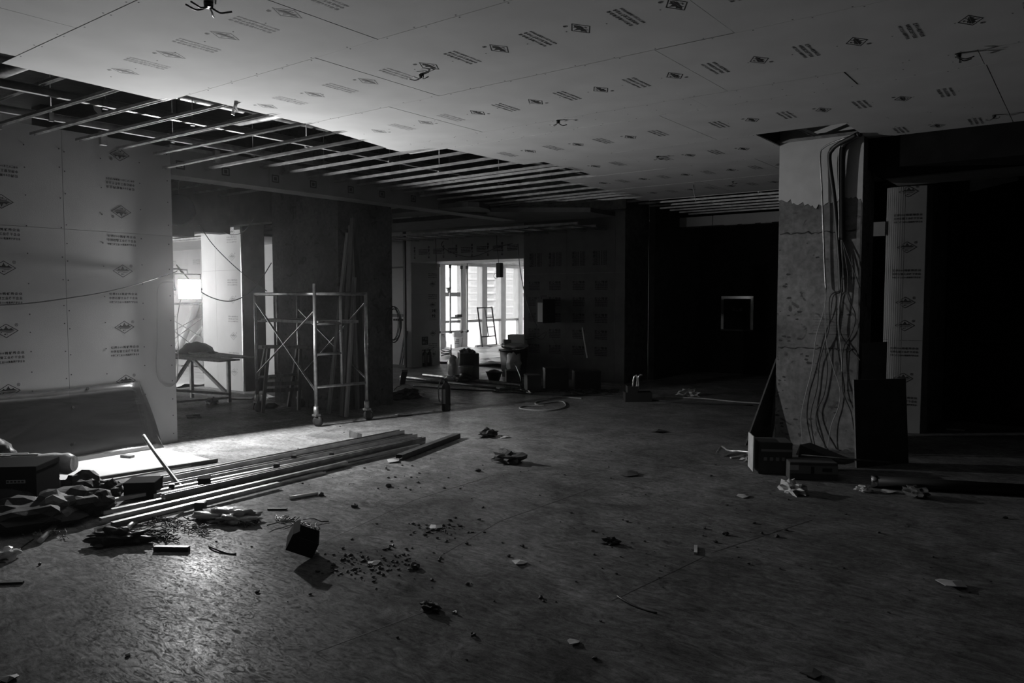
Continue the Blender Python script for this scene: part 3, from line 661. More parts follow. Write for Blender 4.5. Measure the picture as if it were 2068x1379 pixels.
MB().tube([(-7.84, 4.312, 1.84), (-7.84, 4.40, 1.84), (-7.72, 4.46, 1.83), (-7.71, 4.46, 1.79)], .008, 6).box(-7.88, -7.80, 4.312, 4.32, 1.80, 1.88).build('wall_arm', M_STUDD, lamp)
fill_lamp = floodlight((-12.0, 5.6, 1.9), (-.75, .66, 0), 'unseen floodlight added to brighten the room behind the left wall', M_TUBEFILL)
MB().tube([(-11.97, 5.57, 1.85), (-11.97, 5.57, .55)], .016, 8).build('stand_pole', M_DARK, fill_lamp)
for k in range(3): MB().tube([(-11.97, 5.57, .75), (-11.97 + .45 * math.cos(k * 2.09), 5.57 + .45 * math.sin(k * 2.09), .01)], .012, 6).build('stand_leg', M_DARK, fill_lamp)

# ================================================================== CABLES HUNG IN THE ROOM
def cable(pts, r, label, name='cable', m=M_CABLE, n=5): return tag(MB().tube(smooth(pts), r, n).build(name, m), label, 'cable')
cable([AX(-40, 617, -7.69), AX(20, 615, -7.68), AX(70, 611, -7.67), AX(130, 603, -7.665), AX(200, 592, -7.66), AX(262, 578, -7.66), AX(318, 561, -7.70), (-7.722, 4.316, 1.80), (-7.74, 4.36, 1.82)], .005, 'black lamp cable slung along the plasterboard wall to the floodlight')
cable([(-7.722, 4.30, 1.70), AX(322, 575, -7.715), AX(318, 620, -7.715), AX(318, 690, -7.715), AX(316, 740, -7.715), AX(322, 768, -7.715), AX(338, 782, -7.712), AX(352, 776, -7.71), AX(358, 758, -7.70), AX(360, 700, -7.69), AX(358, 645, -7.68), (-7.74, 4.40, 1.55)], .0045, 'grey lamp lead hanging in a long loop beside the wall end', m=M_CABLEL)
cable([(-7.76, 4.42, 1.80), AD(357, 535, (-7.7, 4.6)), AD(385, 568, (-7.9, 5.0)), AD(410, 592, (-8.1, 5.4)), AD(440, 605, (-8.3, 5.8)), AD(465, 608, (-8.4, 6.1)), AD(490, 600, (-8.6, 6.3)), AD(510, 586, (-8.8, 6.5)), AD(530, 560, (-9.1, 6.7)), AD(548, 531, (-9.4, 6.84))], .007, 'black power cable sagging from the floodlight to the concrete column')
cable([AX(402, 455, -10.9), AD(410, 466, (-10.2, 5.9)), AD(430, 494, (-9.8, 6.0)), AD(460, 525, (-9.4, 6.0)), AD(495, 556, (-9.1, 6.05)), AD(539, 588, (-8.75, 6.1))], .006, 'straight taut cable running down from the header to the scaffold')
cable([AX(442, 461, -11.2), AD(455, 470, (-11, 6.9)), AD(475, 474, (-10.6, 7.0)), AD(495, 465, (-10.2, 7.0)), AD(512, 440, (-9.8, 7.0))], .006, 'short cable swag hanging under the header before the plasterboard pier')
cable([AY(892, 496, 11.9) + Vector((-.05, .1, .1)), AY(892, 496, 11.9), AY(908, 508, 11.9), AY(930, 516, 11.9), AY(955, 518, 11.9), AY(985, 508, 11.9), AY(1002, 500, 11.9), AY(1035, 492, 11.9)], .008, 'black cable drooping along the printed lintel over the wide opening')
cable([AY(1046, 492, 11.95), AY(1050, 540, 11.95), AY(1061, 600, 11.95), AY(1075, 640, 11.95), AY(1086, 660, 11.95)], .008, 'black cable dropping from the grid to the wall cabinet')
cable([AY(1084, 660, 12.0), AY(1084, 680, 11.98), AY(1096, 684, 11.97), AY(1103, 670, 11.98), AY(1080, 682, 11.96), AY(1056, 686, 11.95)], .008, 'tangled cable looping under the wall cabinet')
cable([AY(1105, 668, 11.97), AY(1120, 690, 11.9), AY(1135, 718, 11.85), AY(1145, 735, 11.8)], .006, 'thin cable trailing down the printed wall under the cabinet')
cable([AY(880, 490, 11.8) + Vector((0, 0, .12)), AY(880, 490, 11.8), AY(881, 520, 11.8), AY(881, 545, 11.8)], .008, 'short cable end hanging straight at left of the lintel')
cable([F(1400, 372, CEIL), AD(1400, 380, (-4.4, 10.4)), AD(1403, 396, (-4.4, 10.4)), AD(1406, 408, (-4.4, 10.4))], .005, 'pale wire dangling from the far ceiling edge', m=M_CABLEL)

# small pigtails that poke through the ceiling boards
def pigtail(u, v, label, s=1.0, bright=True):
    s *= .5
    p = F(u, v, CEIL); o = thing('ceiling_wire_tail', label, 'wire', (p.x, p.y, CEIL - .08 * s)); rnd = random.Random(u)
    MB().lathe((p.x, p.y, CEIL - .035 * s), [(.028 * s, 0), (.03 * s, .033 * s)], 10).build('junction_cup', M_BLACK, o)
    for k in range(4):
        a = rnd.uniform(0, 6.28); q = [Vector((p.x, p.y, CEIL - .02))]
        for j in range(4): q.append(q[-1] + Vector((math.cos(a) * .035 * s, math.sin(a) * .035 * s, (-.022, -.012, .004, .01)[j] * s))); a += rnd.uniform(-.6, .6)
        MB().tube(smooth(q, 3), .006 * s, 5).build('wire_end', (M_BLACK, M_STUD, M_CABLE, M_BLACK)[k] if bright else M_BLACK, o)
pigtail(421, 4, 'large black wire tail poking from the ceiling at the top of the photo', 1.7)
pigtail(851, 150, 'black wire tail under the third row of ceiling boards', 1.2)
pigtail(1127, 243, 'black wire tail on the ceiling joint near the middle', 1.2)
pigtail(1328, 315, 'small wire tail on the ceiling left of the concrete column', 1.0)
pigtail(1935, 108, 'wire tail with shiny ends on the ceiling at far right', 1.3)
pigtail(2008, 232, 'small shiny wire tail above the dark bulkhead', 1.0)
pigtail(1480, 366, 'tiny wire tail close to the far ceiling edge', .9)
pigtail(910, 358, 'wire tail hanging in the open ceiling grid', 1.3)
rag_ = thing('hanging_rag', 'pale rag hanging from the open grid above the wall', 'rag', AX(196, 215, -7.0))
q = [AX(187, 208, -7.0), AX(200, 207, -7.0), AX(203, 222, -7.03), AX(207, 236, -7.0), AX(198, 230, -6.98), AX(190, 222, -7.0)]
MB().prism(q, (.006, 0, 0)).build('cloth', M_SCRAP, rag_); MB().tube([AX(192, 196, -7.0), AX(192, 209, -7.0)], .006, 5).build('tie_string', M_CABLE, rag_)
st = thing('hanging_strap', 'metal strap dangling at the edge of the ceiling boards', 'strap', F(475, 212, CEIL))
MB().beam(F(476, 211, CEIL - .0), AD(470, 232, F(476, 211, CEIL)), .03, .004, (1, 0, 0)).build('strap_leaf', M_STUD, st); MB().beam(F(474, 211, CEIL), AD(472, 226, F(476, 211, CEIL)) + Vector((.02, .02, 0)), .02, .004, (1, 0, 0)).build('strap_leaf', M_STUD, st)
fan = thing('hanging_fan_guard', 'round dark duct ring hanging behind the top of the wall end', 'duct', AX(365, 425, -8.6))
c = AX(362, 425, -8.6); MB().lathe(c, [(.17, -.05), (.18, -.05), (.18, .05), (.17, .05)], 24, (.75, -.65, .1)).build('duct_ring', M_SHADE, fan)
MB().tube([c + Vector((0, 0, .17)), Vector((c.x, c.y, 4.06))], .006, 5).build('hanger_wire', M_CABLE, fan)

# ================================================================== LEANING SHEET, BOARD AND ROD AT THE LEFT WALL
sh = thing('clear_plastic_sheet', 'smeared clear plastic sheet leaning against the foot of the left wall', 'plastic sheet', (-7.6, 2.6, 0))
b = MB(); NS, NH = 20, 8; vs = []
for i in range(NS + 1):
    y = 4.03 - i * .17
    for j in range(NH + 1):
        s = j / NH; vs.append(Vector((-7.50 - .215 * s ** .7, y - .12 * s ** 2 * (1 if i == 0 else .6) + .01 * math.sin(i * 1.3), .012 + .665 * s + .004 * math.sin(i))))
fs = [(i * (NH + 1) + j, (i + 1) * (NH + 1) + j, (i + 1) * (NH + 1) + j + 1, i * (NH + 1) + j + 1) for i in range(NS) for j in range(NH)]
b.add(vs, fs, True); o = b.build('sheet', M_SHEET, sh); md = o.modifiers.new('t', 'SOLIDIFY'); md.thickness = .004
for p in ((-7.67, 3.25, .50), (-7.545, 3.2, .18), (-7.7, 3.4, .66)): MB().lathe(p, [(.013, -.004), (.013, .006)], 8, (1, 0, .2)).build('black_sticker', M_BLACK, sh)
MB().tube([(-7.50, 4.035 - .0, .012), (-7.60, 3.99, .2), (-7.66, 3.95, .42), (-7.715, 3.90, .68)], .003, 5).build('sheet_edge', M_CABLEL, sh)
fb = tag(MB().prism([F(328, 907), F(438, 933), F(197, 972) + Vector((0, -1.1, 0)), F(328, 907) + Vector((-.05, -2.4, 0))], (0, 0, .012)).build('gypsum_board_on_floor', M_GYP), 'pale plasterboard lying flat on the floor before the left wall', 'plasterboard')
tag(MB().beam(F(198, 971) + Vector((0, 0, .02)), F(439, 933) + Vector((0, 0, .02)), .03, .03).build('dark_square_bar', M_DARK), 'long dark square bar along the edge of the pale board on the floor', 'metal bar')
tag(MB().tube(smooth([AD(290, 880, F(330, 952)), AD(312, 912, F(345, 965)), AD(340, 950, F(360, 975)), AD(358, 973, F(368, 982)), AD(368, 983, F(372, 986)) , AD(382, 989, F(384, 990))]), .016, 10).build('bent_conduit', M_STUDD), 'bent metal conduit standing at a slant out of the stud heap', 'conduit')
tag(MB().beam(F(247, 925) + Vector((0, 0, .02)), F(268, 927) + Vector((0, 0, .02)), .05, .03).build('timber_offcut', M_WOOD), 'small timber offcut on the floor under the clear sheet', 'offcut')

# ================================================================== METAL STUDS ON THE FLOOR
G = 'long metal studs lying on the floor'
def stud(a, b, wd, ht, z, label, m=M_STUDF, lip=.008, roll=(0, 0, 1)):
    p, q = F(*a), F(*b); p.z = q.z = 0; p.z += z + ht / 2; q.z += z + ht / 2
    o = tag(MB().chan(p, q, wd, ht, .0018, roll, lip).build('metal_stud', m), label, 'metal stud', G); return o
stud((262, 986), (812, 876), .075, .045, .0, 'widest back metal stud in the floor heap, nearest the lamp')
stud((270, 1001), (838, 884), .075, .045, .0, 'wide metal stud second from the lamp in the floor heap')
stud((318, 1013), (852, 894), .10, .05, .0, 'broad open metal stud in the middle of the floor heap')
stud((330, 1022), (856, 899), .05, .04, .05, 'metal stud lying on top of the broad one in the middle', M_STUDD)
for i, (a, b, z) in enumerate([((183, 1031), (800, 905), .03), ((201, 1038), (842, 903), .0), ((207, 1046), (846, 907), .026), ((216, 1052), (822, 912), .0), ((203, 1061), (700, 942), .026), ((193, 1074), (556, 981), .0), ((227, 1070), (562, 986), .026), ((234, 1060), (655, 957), .0)]):
    stud(a, b, .038, .025, z, ('thin metal channel at the back of the narrow bundle, end nearest the sacks', 'thin metal channel second from the back in the narrow bundle', 'thin metal channel reaching furthest right in the narrow bundle', 'thin metal channel fourth from the back in the narrow bundle', 'thin metal channel of middle length in the narrow bundle', 'short dark ended metal channel at the front of the bundle', 'short front metal channel lying on its neighbour', 'front metal channel second longest of the near ones')[i], roll=(0, 0, 1 if i % 2 else -1), lip=.0)
tag(MB().chan(F(806, 930) + Vector((0, 0, .03)), F(924, 885) + Vector((0, 0, .03)), .07, .05, .002, (0, 0, -1)).build('metal_stud', M_DARK), 'short dark metal channel lying apart right of the stud heap', 'metal stud')
tag(MB().tube([F(585, 1009) + Vector((0, 0, .014)), F(641, 1000) + Vector((0, 0, .014))], .014, 10).build('pipe_offcut', M_WHITE), 'short pale pipe offcut in front of the stud heap', 'offcut')
tag(MB().tube([F(82, 1097) + Vector((0, 0, .018)), F(113, 1064) + Vector((0, 0, .018))], .018, 12).build('pipe_offcut', M_STUD), 'shiny pipe offcut left of the stud ends', 'offcut')
tag(MB().tube([F(254, 1076) + Vector((0, 0, .018)), F(274, 1057) + Vector((0, 0, .018))], .018, 12).build('pipe_offcut', M_STUD), 'short shiny pipe offcut under the stud ends', 'offcut')
def fbox(u0, u1, vb, ht, dep, name, label, cat, m=M_BLACK, rz=.6, z=0.0, lid=True, group=None):
    p, q = F(u0, vb, z), F(u1, vb, z); c = (p + q) / 2; wd = (q - p).length; d = (q - p).normalized(); rz0 = math.atan2(d.y, d.x) + rz
    back = Vector((-math.sin(rz0), math.cos(rz0), 0)) * dep / 2; c = c + back
    wd *= .95; t = thing(name, label, cat, (c.x, c.y, z), rz0, group)
    inv = Matrix.Translation(c) @ Matrix.Rotation(rz0, 4, 'Z')
    def LB(x0, x1, y0, y1, z0, z1, nm, mm, bev=0): k = MB().box(x0, x1, y0, y1, z0 , z1); k.v = [tuple(inv @ Vector((v[0], v[1], v[2] ))) for v in k.v]; return k.build(nm, mm, t, bevel=bev)
    LB(-wd / 2, wd / 2, -dep / 2, dep / 2, 0, ht, 'box_body', m, .004)
    if lid: LB(-wd / 2 - .004, wd / 2 + .004, -dep / 2 - .004, dep / 2 + .004, ht * .86, ht + .004, 'box_lid', m, .003)
    return t, LB, wd
fbox(250, 312, 1010, .13, .22, 'black_tool_box', 'black box standing among the studs next to the sacks', 'box', M_SHADE, .15)
fbox(400, 424, 998, .12, .10, 'black_metal_clip_box', 'small black box on the studs at right of the bent conduit', 'box', M_SHADE, .3)
fbox(341, 352, 999, .08, .06, 'black_spacer_block', 'tiny black block between the box and the bent conduit', 'block', M_BLACK, .3, lid=False)
for u, v, wd, ht, lb in [(405, 1030, .075, .06, 'dark wooden block in front of the narrow metal bundle'), (559, 958, .05, .05, 'small black clip sticking up on the broad stud'), (670, 930, .04, .03, 'small black clip further right on the studs'), (594, 935, .045, .03, 'small black clip between the two wide studs')]:
    p = F(u, v); c = MB().box(p.x - wd / 2, p.x + wd / 2, p.y - wd / 3, p.y + wd / 3, .0 if v > 1000 else .045, ht + (.0 if v > 1000 else .045), .6); tag(c.build('dark_block', M_DARK, None, bevel=.004), lb, 'block')
p = F(706, 893); t = thing('bent_metal_clip', 'bent arrow shaped metal clip standing on the back studs', 'clip', p)
MB().prism([p + Vector((0, 0, .05)), p + Vector((.08, .10, .05)), p + Vector((.08, .10, .085)), p + Vector((0, 0, .12))], (.002, -.002, 0)).build('clip_leaf', M_STUD, t); MB().prism([p + Vector((0, 0, .05)), p + Vector((.09, .02, .05)), p + Vector((.10, .03, .10)), p + Vector((0, 0, .13))], (.002, .002, 0)).build('clip_leaf', M_STUDD, t)

# ================================================================== HEAP OF SACKS AT THE LEFT EDGE
def sack(u, v, rx, ry, rz, seed, label, m=M_BAG, rot=.5, amp=.3, z=0.0):
    p = F(u, v); return tag(MB().blob((p.x, p.y, z + rz * .8), rx, ry, rz, seed, amp * 1.3, 1.9, 3, z + .002, rot, True).build('cement_sack', m), label, 'sack', None)
sack(50, 1062, .34, .26, .10, 2, 'lowest dark sack at the left edge of the photo')
sack(108, 1058, .16, .12, .125, 5, 'upright grey sack in front, pointed at the top', mat('grey_sack', .17, .75, noise_amt=.35, nscale=7, bump=.4, bscale=18), .8, .35)
sack(150, 1040, .21, .19, .11, 8, 'dark sack in the middle of the heap behind the grey one')
sack(196, 1038, .12, .12, .095, 11, 'small rounded dark sack at the right end of the heap')
sack(170, 1000, .16, .12, .10, 14, 'dark folded sack standing highest in the heap', amp=.45)
sack(222, 1002, .11, .08, .07, 17, 'small torn sack between the heap and the black box', amp=.5)
sack(10, 1040, .28, .20, .11, 21, 'dark sack under the carton at the left edge')
t, LB, wd = fbox(-60, 74, 1012, .24, .34, 'striped_carton', 'dark carton with a pale printed stripe under the plastic roll', 'carton', M_SHADE, .10, 0.10)
LB(wd * .05, wd * .34, -.1715, -.1705, .125, .15, 'printed_stripe', M_SCRAP)
for k in range(5): LB(wd * (.06 + .055 * k), wd * (.095 + .055 * k), -.1722, -.1712, .132, .143, 'stripe_lettering', M_INK)
tag(MB().box(0, .5, 0, .4, 0, .10).build('dark_pallet_block', M_WOODD), 'dark timber block carrying the striped carton', 'timber').location = F(10, 1012) + Vector((.0, .1, 0))
rl = thing('plastic_wrapped_roll', 'roll wrapped in shiny clear plastic lying on the carton', 'roll', F(60, 1012, .34))
p0, p1 = AD(-60, 941, F(-60, 1000)), AD(150, 936, F(140, 1000)); b = MB(); NN = 16; pp = [p0.lerp(p1, i / NN) for i in range(NN + 1)]
rr = [.085 * (1 - (.0 if i < NN - 1 else (i - NN + 1) * .32)) * (1 + .05 * math.sin(i * 2.1)) for i in range(NN + 1)]; b.tube(pp, rr, 18); b.build('wrapped_roll', M_FILM, rl)
for k in range(6):
    a = random.uniform(.2, 2.6); i0 = random.randint(2, 8); q = [pp[i] + Vector((-.2, .6, 0)).normalized() * (-.088 * math.cos(a)) + Vector((0, 0, .088 * math.sin(a))) for i in range(i0, i0 + 6)]
    MB().tube(q, .006, 4).build('film_fold', M_FILM, rl)
jr = thing('glass_jar', 'jar with a dark lid standing between carton and sacks', 'jar', F(109, 1008)); jp = AD(109, 1008, F(109, 1008))
MB().lathe(jp, [(.045, .0), (.05, .01), (.05, .14), (.036, .155), (.036, .165)], 18).build('jar_body', M_STUDD, jr); MB().lathe(jp + Vector((0, 0, .165)), [(.043, 0), (.043, .03), (.040, .034)], 18).build('jar_lid', M_BLACK, jr)
tag(MB().beam(F(0, 1061) + Vector((0, 0, .02)), F(150, 1047) + Vector((0, 0, .02)), .10, .03).build('dark_plank', M_WOODD), 'dark plank under the front of the sack heap', 'plank')
rb = thing('torn_black_bag', 'torn black bag with a ragged pale mouth at the left edge', 'bag', F(5, 985, .5)); p = AD(8, 905, F(8, 985))
MB().blob(p + Vector((-.12, 0, -.08)), .16, .12, .14, 31, .4, 1.6, 3).build('bag_body', M_BLACK, rb); MB().prism([p + Vector((.03, .02, .02)), p + Vector((.06, .03, -.05)), p + Vector((.08, .03, -.10)), p + Vector((.03, .02, -.13)), p + Vector((.05, .02, -.06))], (.004, .004, 0)).build('torn_flap', M_FILM, rb)
# ================================================================== LITTER ON THE FLOOR
def scrap(u, v, label, kind='flake', s=.05, m=M_SCRAPD, seed=None, z=0.0):
    p = F(u, v); rnd = random.Random(seed if seed is not None else u * 7 + v); b = MB()
    if kind == 'flake':
        n = 7; a0 = rnd.uniform(0, 6); q = [p + Vector((s * rnd.uniform(.5, 1) * math.cos(a0 + i * .9), s * rnd.uniform(.5, 1) * math.sin(a0 + i * .9), z + .002 + rnd.uniform(0, .22) * s)) for i in range(n)]
        c = p + Vector((0, 0, z + s * .25)); k = q + [c] + [x + Vector((0, 0, .003)) for x in q] + [c + Vector((0, 0, .003))]
        b.add(k, [(i, (i + 1) % n, n) for i in range(n)] + [(n + 1 + (i + 1) % n, n + 1 + i, 2 * n + 1) for i in range(n)] + [(i, n + 1 + i, n + 1 + (i + 1) % n, (i + 1) % n) for i in range(n)])
    elif kind == 'lump': b.blob(p + Vector((0, 0, s * .4)), s, s * .8, s * .55, rnd.randint(0, 99), .5, 1.8, 2, .001, rnd.uniform(0, 3), True)
    elif kind == 'stick':
        a = rnd.uniform(0, 3.1); d = Vector((math.cos(a), math.sin(a), 0)) * s; b.beam(p - d + Vector((0, 0, .008)), p + d + Vector((0, 0, .008)), .02, .012)
    elif kind == 'curl':
        a = rnd.uniform(0, 6); q = [p + Vector((s * math.cos(a + t * .35) + t * s * .2, s * math.sin(a + t * .3) * .6, .006 + .004 * math.sin(t))) for t in range(7)]; b.tube(smooth(q, 3), .006, 5)
    elif kind == 'crumple': b.blob(p + Vector((0, 0, s * .3)), s, s * .6, s * .45, rnd.randint(0, 99), .9, 2.2, 3, .001, rnd.uniform(0, 3), True)
    nm = {'flake': 'paper_scrap', 'lump': 'rubble_lump', 'stick': 'wood_splinter', 'curl': 'wire_offcut', 'crumple': 'crumpled_scrap'}[kind]
    return tag(b.build(nm, m), label, {'flake': 'scrap', 'lump': 'rubble', 'stick': 'splinter', 'curl': 'wire', 'crumple': 'scrap'}[kind])
def flat_stick(a, b_, w_, h_, name, label, cat, m): p, q = F(*a), F(*b_); return tag(MB().beam(p + Vector((0, 0, h_ / 2)), q + Vector((0, 0, h_ / 2)), w_, h_).build(name, m, None, bevel=.002), label, cat)
flat_stick((312, 1112), (382, 1113), .035, .03, 'dark_batten', 'short dark batten lying on the floor left of the black carton', 'batten', M_BLACK)
# open black box in the foreground
p = F(600, 1136); bb = thing('open_black_box', 'open black cardboard box lying tipped on the floor in the foreground', 'box', p, 0)
cen = p + Vector((-.06, .10, .085)); R = Matrix.Rotation(.95, 3, 'Z') @ Matrix.Rotation(.42, 3, 'Y') @ Matrix.Rotation(.2, 3, 'X')
def LBX(x0, x1, y0, y1, z0, z1, nm, m=M_BLACK):
    k = MB().box(x0, x1, y0, y1, z0, z1); k.v = [tuple(R @ Vector(v) + cen) for v in k.v]; return k
parts_ = []
A_ = .082; t_ = .004
for nm, bx in [('box_bottom', (-A_, A_, -A_, A_, -.07, -.07 + t_)), ('box_side', (-A_, A_, -A_, -A_ + t_, -.07, .03)), ('box_side', (-A_, A_, A_ - t_, A_, -.07, .03)), ('box_side', (-A_, -A_ + t_, -A_, A_, -.07, .03)), ('box_side', (A_ - t_, A_, -A_, A_, -.07, .03))]: parts_.append((nm, LBX(*bx, nm)))
for sx in (-1,):
    k = MB().prism([(sx * A_, -A_, .03), (sx * A_, A_, .03), (sx * (A_ - .03), A_ * .9, .06), (sx * (A_ - .03), -A_ * .9, .06)], (0, 0, t_)); k.v = [tuple(R @ Vector(v) + cen) for v in k.v]; parts_.append(('box_flap', k))
zmin = min(v[2] for _, k in parts_ for v in k.v)
for nm, k in parts_:
    k.v = [(v[0], v[1], v[2] - zmin + .001) for v in k.v]; k.build(nm, M_SHADE, bb)
scrap(634, 1117, 'pale torn corner of tape beside the open black box', 'flake', .035, M_SCRAP)
flat_stick((332, 1052), (356, 1036), .11, .018, 'pale_tile_offcut', 'pale square tile offcut in front of the stud bundle', 'tile', M_SCRAP)
tag(MB().blob(F(462, 1052) + Vector((0, 0, .03)), .20, .09, .05, 41, .8, 2.2, 4, .001, .5, False).build('crumpled_plastic_bag', M_FILM), 'crumpled clear plastic bag among the cable offcuts', 'plastic bag')
rg = thing('crumpled_black_rag', 'crumpled black rag with a strap in front of the stud ends', 'rag', F(240, 1098)); p = F(240, 1098)
MB().blob(p + Vector((0, 0, .035)), .15, .06, .05, 51, .9, 2.4, 4, .001, .7).build('cloth', M_BLACK, rg); MB().beam(F(198, 1110) + Vector((0, 0, .015)), F(212, 1100) + Vector((0, 0, .03)), .06, .004).build('strap_end', M_BLACK, rg)
# cable offcuts: nobody could count them
def fluff(name, label, u0, u1, v0, v1, n, r=.003, L=.10, m=M_CABLE):
    b = MB(); rnd = random.Random(u0)
    for i in range(n):
        t = rnd.random(); p = F(u0 + (u1 - u0) * t, v0 + (v1 - v0) * (t * .4 + rnd.random() * .6)); a = rnd.gauss(.4, .8); l = L * rnd.uniform(.4, 1.4); q = []
        for j in range(5): q.append(p + Vector((math.cos(a) * l * (j / 4 - .5), math.sin(a) * l * (j / 4 - .5), .004 + rnd.uniform(0, .025)))); a += rnd.uniform(-.25, .25)
        b.tube(q, r, 4)
    return tag(b.build(name, m), label, 'wire offcuts', kind='stuff')
fluff('cable_offcut_litter', 'dark cable offcuts strewn under the metal stud ends', 290, 420, 1040, 1085, 70)
fluff('cable_offcut_litter', 'tangle of cable offcuts around the crumpled plastic bag', 400, 520, 1035, 1068, 60)
fluff('cable_offcut_litter', 'small heap of wire shreds in front of the pale tile', 275, 350, 1070, 1095, 40, .004, .12, M_DARK)
fluff('cable_offcut_litter', 'thin wire shreds right of the plastic bag', 555, 640, 1045, 1072, 14, .004, .16)
fluff('straw_litter', 'pale fibre scraps on the floor left of the pipe offcut', 40, 140, 1070, 1090, 26, .003, .08, M_SCRAP)
def crumbs(name, label, u, v, ru, rv, n, smax, m=M_SCRAPD, seed=1):
    b = MB(); rnd = random.Random(seed)
    for i in range(n):
        p = F(u + rnd.gauss(0, ru), v + rnd.gauss(0, rv)); s = smax * rnd.random() ** 2 + .004
        b.blob(p + Vector((0, 0, s * .4)), s, s * .8, s * .45, rnd.randint(0, 99), .7, 2, 1, .0005, rnd.uniform(0, 3), True)
    return tag(b.build(name, m), label, 'rubble', kind='stuff')
crumbs('rubble_crumbs', 'dark rubble crumbs scattered right of the open black box', 745, 1140, 46, 15, 130, .014, seed=3)
crumbs('rubble_crumbs', 'fine dark crumbs in the middle of the floor', 890, 1068, 30, 10, 70, .014, seed=4)
crumbs('rubble_crumbs', 'loose grit spread thinly over the near floor', 1000, 1080, 330, 90, 120, .014, seed=5)
crumbs('rubble_crumbs', 'grit on the lit floor right of the stud heap', 800, 960, 120, 25, 60, .014, seed=6)
crumbs('rubble_crumbs', 'dark crumbs at right on the near floor', 1700, 1080, 200, 90, 60, .016, seed=8)
for u, v, lb, k, s, m in [
    (870, 1232, 'dark crumpled leaf lying alone in the near foreground', 'crumple', .055, M_SCRAPD), (905, 1240, 'pale thin wire beside the dark leaf in the foreground', 'curl', .05, M_CABLEL),
    (1160, 1298, 'round pale scrap near the bottom edge of the photo', 'flake', .04, M_SCRAP), (1235, 1098, 'crumpled dark scrap in the middle of the right floor', 'crumple', .05, M_SCRAPD),
    (1280, 1216, 'thin dark wire lying beside the long floor line', 'curl', .10, M_CABLE), (1405, 1112, 'narrow pale strip on the right floor', 'stick', .07, M_SCRAP),
    (1503, 1003, 'small pale folded scrap left of the crumpled paper', 'flake', .07, M_SCRAP), (1600, 995, 'large crumpled paper in front of the flat carton', 'crumple', .12, M_SCRAP),
    (1745, 993, 'pale wad left of the shiny pipe end', 'crumple', .06, M_SCRAP), (1792, 994, 'torn pale scrap under the shiny pipe end', 'flake', .07, M_SCRAP), (1850, 1003, 'long crumpled wrapper at right under the pipe', 'crumple', .10, M_CARDD),
    (1922, 1182, 'torn paper on the dark floor at far right', 'flake', .09, M_SCRAP), (1330, 872, 'dark flat scrap on the floor before the leaning panel', 'flake', .13, M_SCRAPD), (1268, 958, 'flat dark scrap in the centre of the right floor', 'flake', .11, M_SCRAPD),
    (1025, 935, 'row of torn dark scraps on the middle floor', 'crumple', .14, M_SCRAPD), (985, 882, 'dark scraps right of the lone metal channel', 'crumple', .12, M_SCRAPD), (1020, 884, 'small torn scrap beside the dark scraps right of the channel', 'flake', .07, M_SCRAP),
    (795, 932, 'pale torn paper at the near end of the lone channel', 'flake', .10, M_SCRAP), (648, 1001, 'dark chip next to the pale pipe offcut', 'lump', .03, M_SCRAPD), (716, 1024, 'dark chip on the lit middle floor', 'lump', .028, M_SCRAPD), (785, 983, 'dark knot of rubble at centre left', 'lump', .03, M_SCRAPD),
    (880, 1066, 'pale flake among fine crumbs on the middle floor', 'flake', .07, M_SCRAP), (755, 1138, 'pale chip in the rubble crumbs right of the black box', 'flake', .05, M_SCRAP), (838, 1147, 'black lump right of the rubble crumbs', 'lump', .035, M_SCRAPD), (780, 1104, 'curled wire end above the rubble crumbs', 'curl', .05, M_CABLE),
    (445, 1105, 'thin wire lying right of the dark batten', 'curl', .09, M_CABLE), (600, 1060, 'black ring of tape among the wire shreds', 'curl', .04, M_BLACK), (965, 952, 'dark chip on the floor below the row of scraps', 'lump', .03, M_SCRAPD), (1050, 1138, 'pale stain of spilled plaster on the near floor', 'flake', .06, M_SCRAP),
    (258, 1324, 'tiny pale chip near the bottom left corner', 'lump', .012, M_SCRAP), (15, 1180, 'dark offcut at the left edge of the photo', 'stick', .08, M_BLACK), (70, 1140, 'small dark wire hook on the left floor', 'curl', .035, M_CABLE), (20, 1372, 'dark flake in the bottom left corner', 'flake', .05, M_BLACK),
    (1640, 1365, 'dark scrap at the bottom edge right of centre', 'flake', .05, M_SCRAPD), (1390, 800, 'pale crumpled bag far back in front of the black recess', 'crumple', .14, M_SCRAP), (812, 840, 'pale chip of board at the edge of the column shadow', 'flake', .12, M_SCRAP),
    (930, 1281, 'fine dark thread on the near floor', 'curl', .06, M_CABLE), (1465, 1080, 'dark chip on the floor right of centre', 'lump', .025, M_SCRAPD), (560, 1030, 'dark thin stick right of the cable offcuts', 'stick', .07, M_BLACK)]:
    scrap(u, v, lb, k, s, m)
tag(MB().tube(smooth([F(30, 1122) + Vector((0, 0, .004)), F(45, 1106) + Vector((0, 0, .005)), F(68, 1090) + Vector((0, 0, .006))]), .004, 5).build('wire_offcut', M_CABLE), 'straight dark wire on the floor left of the shiny pipe offcut', 'wire')
scrap(10, 1130, 'crumpled pale film strip at the left edge of the floor', 'crumple', .08, M_FILM)

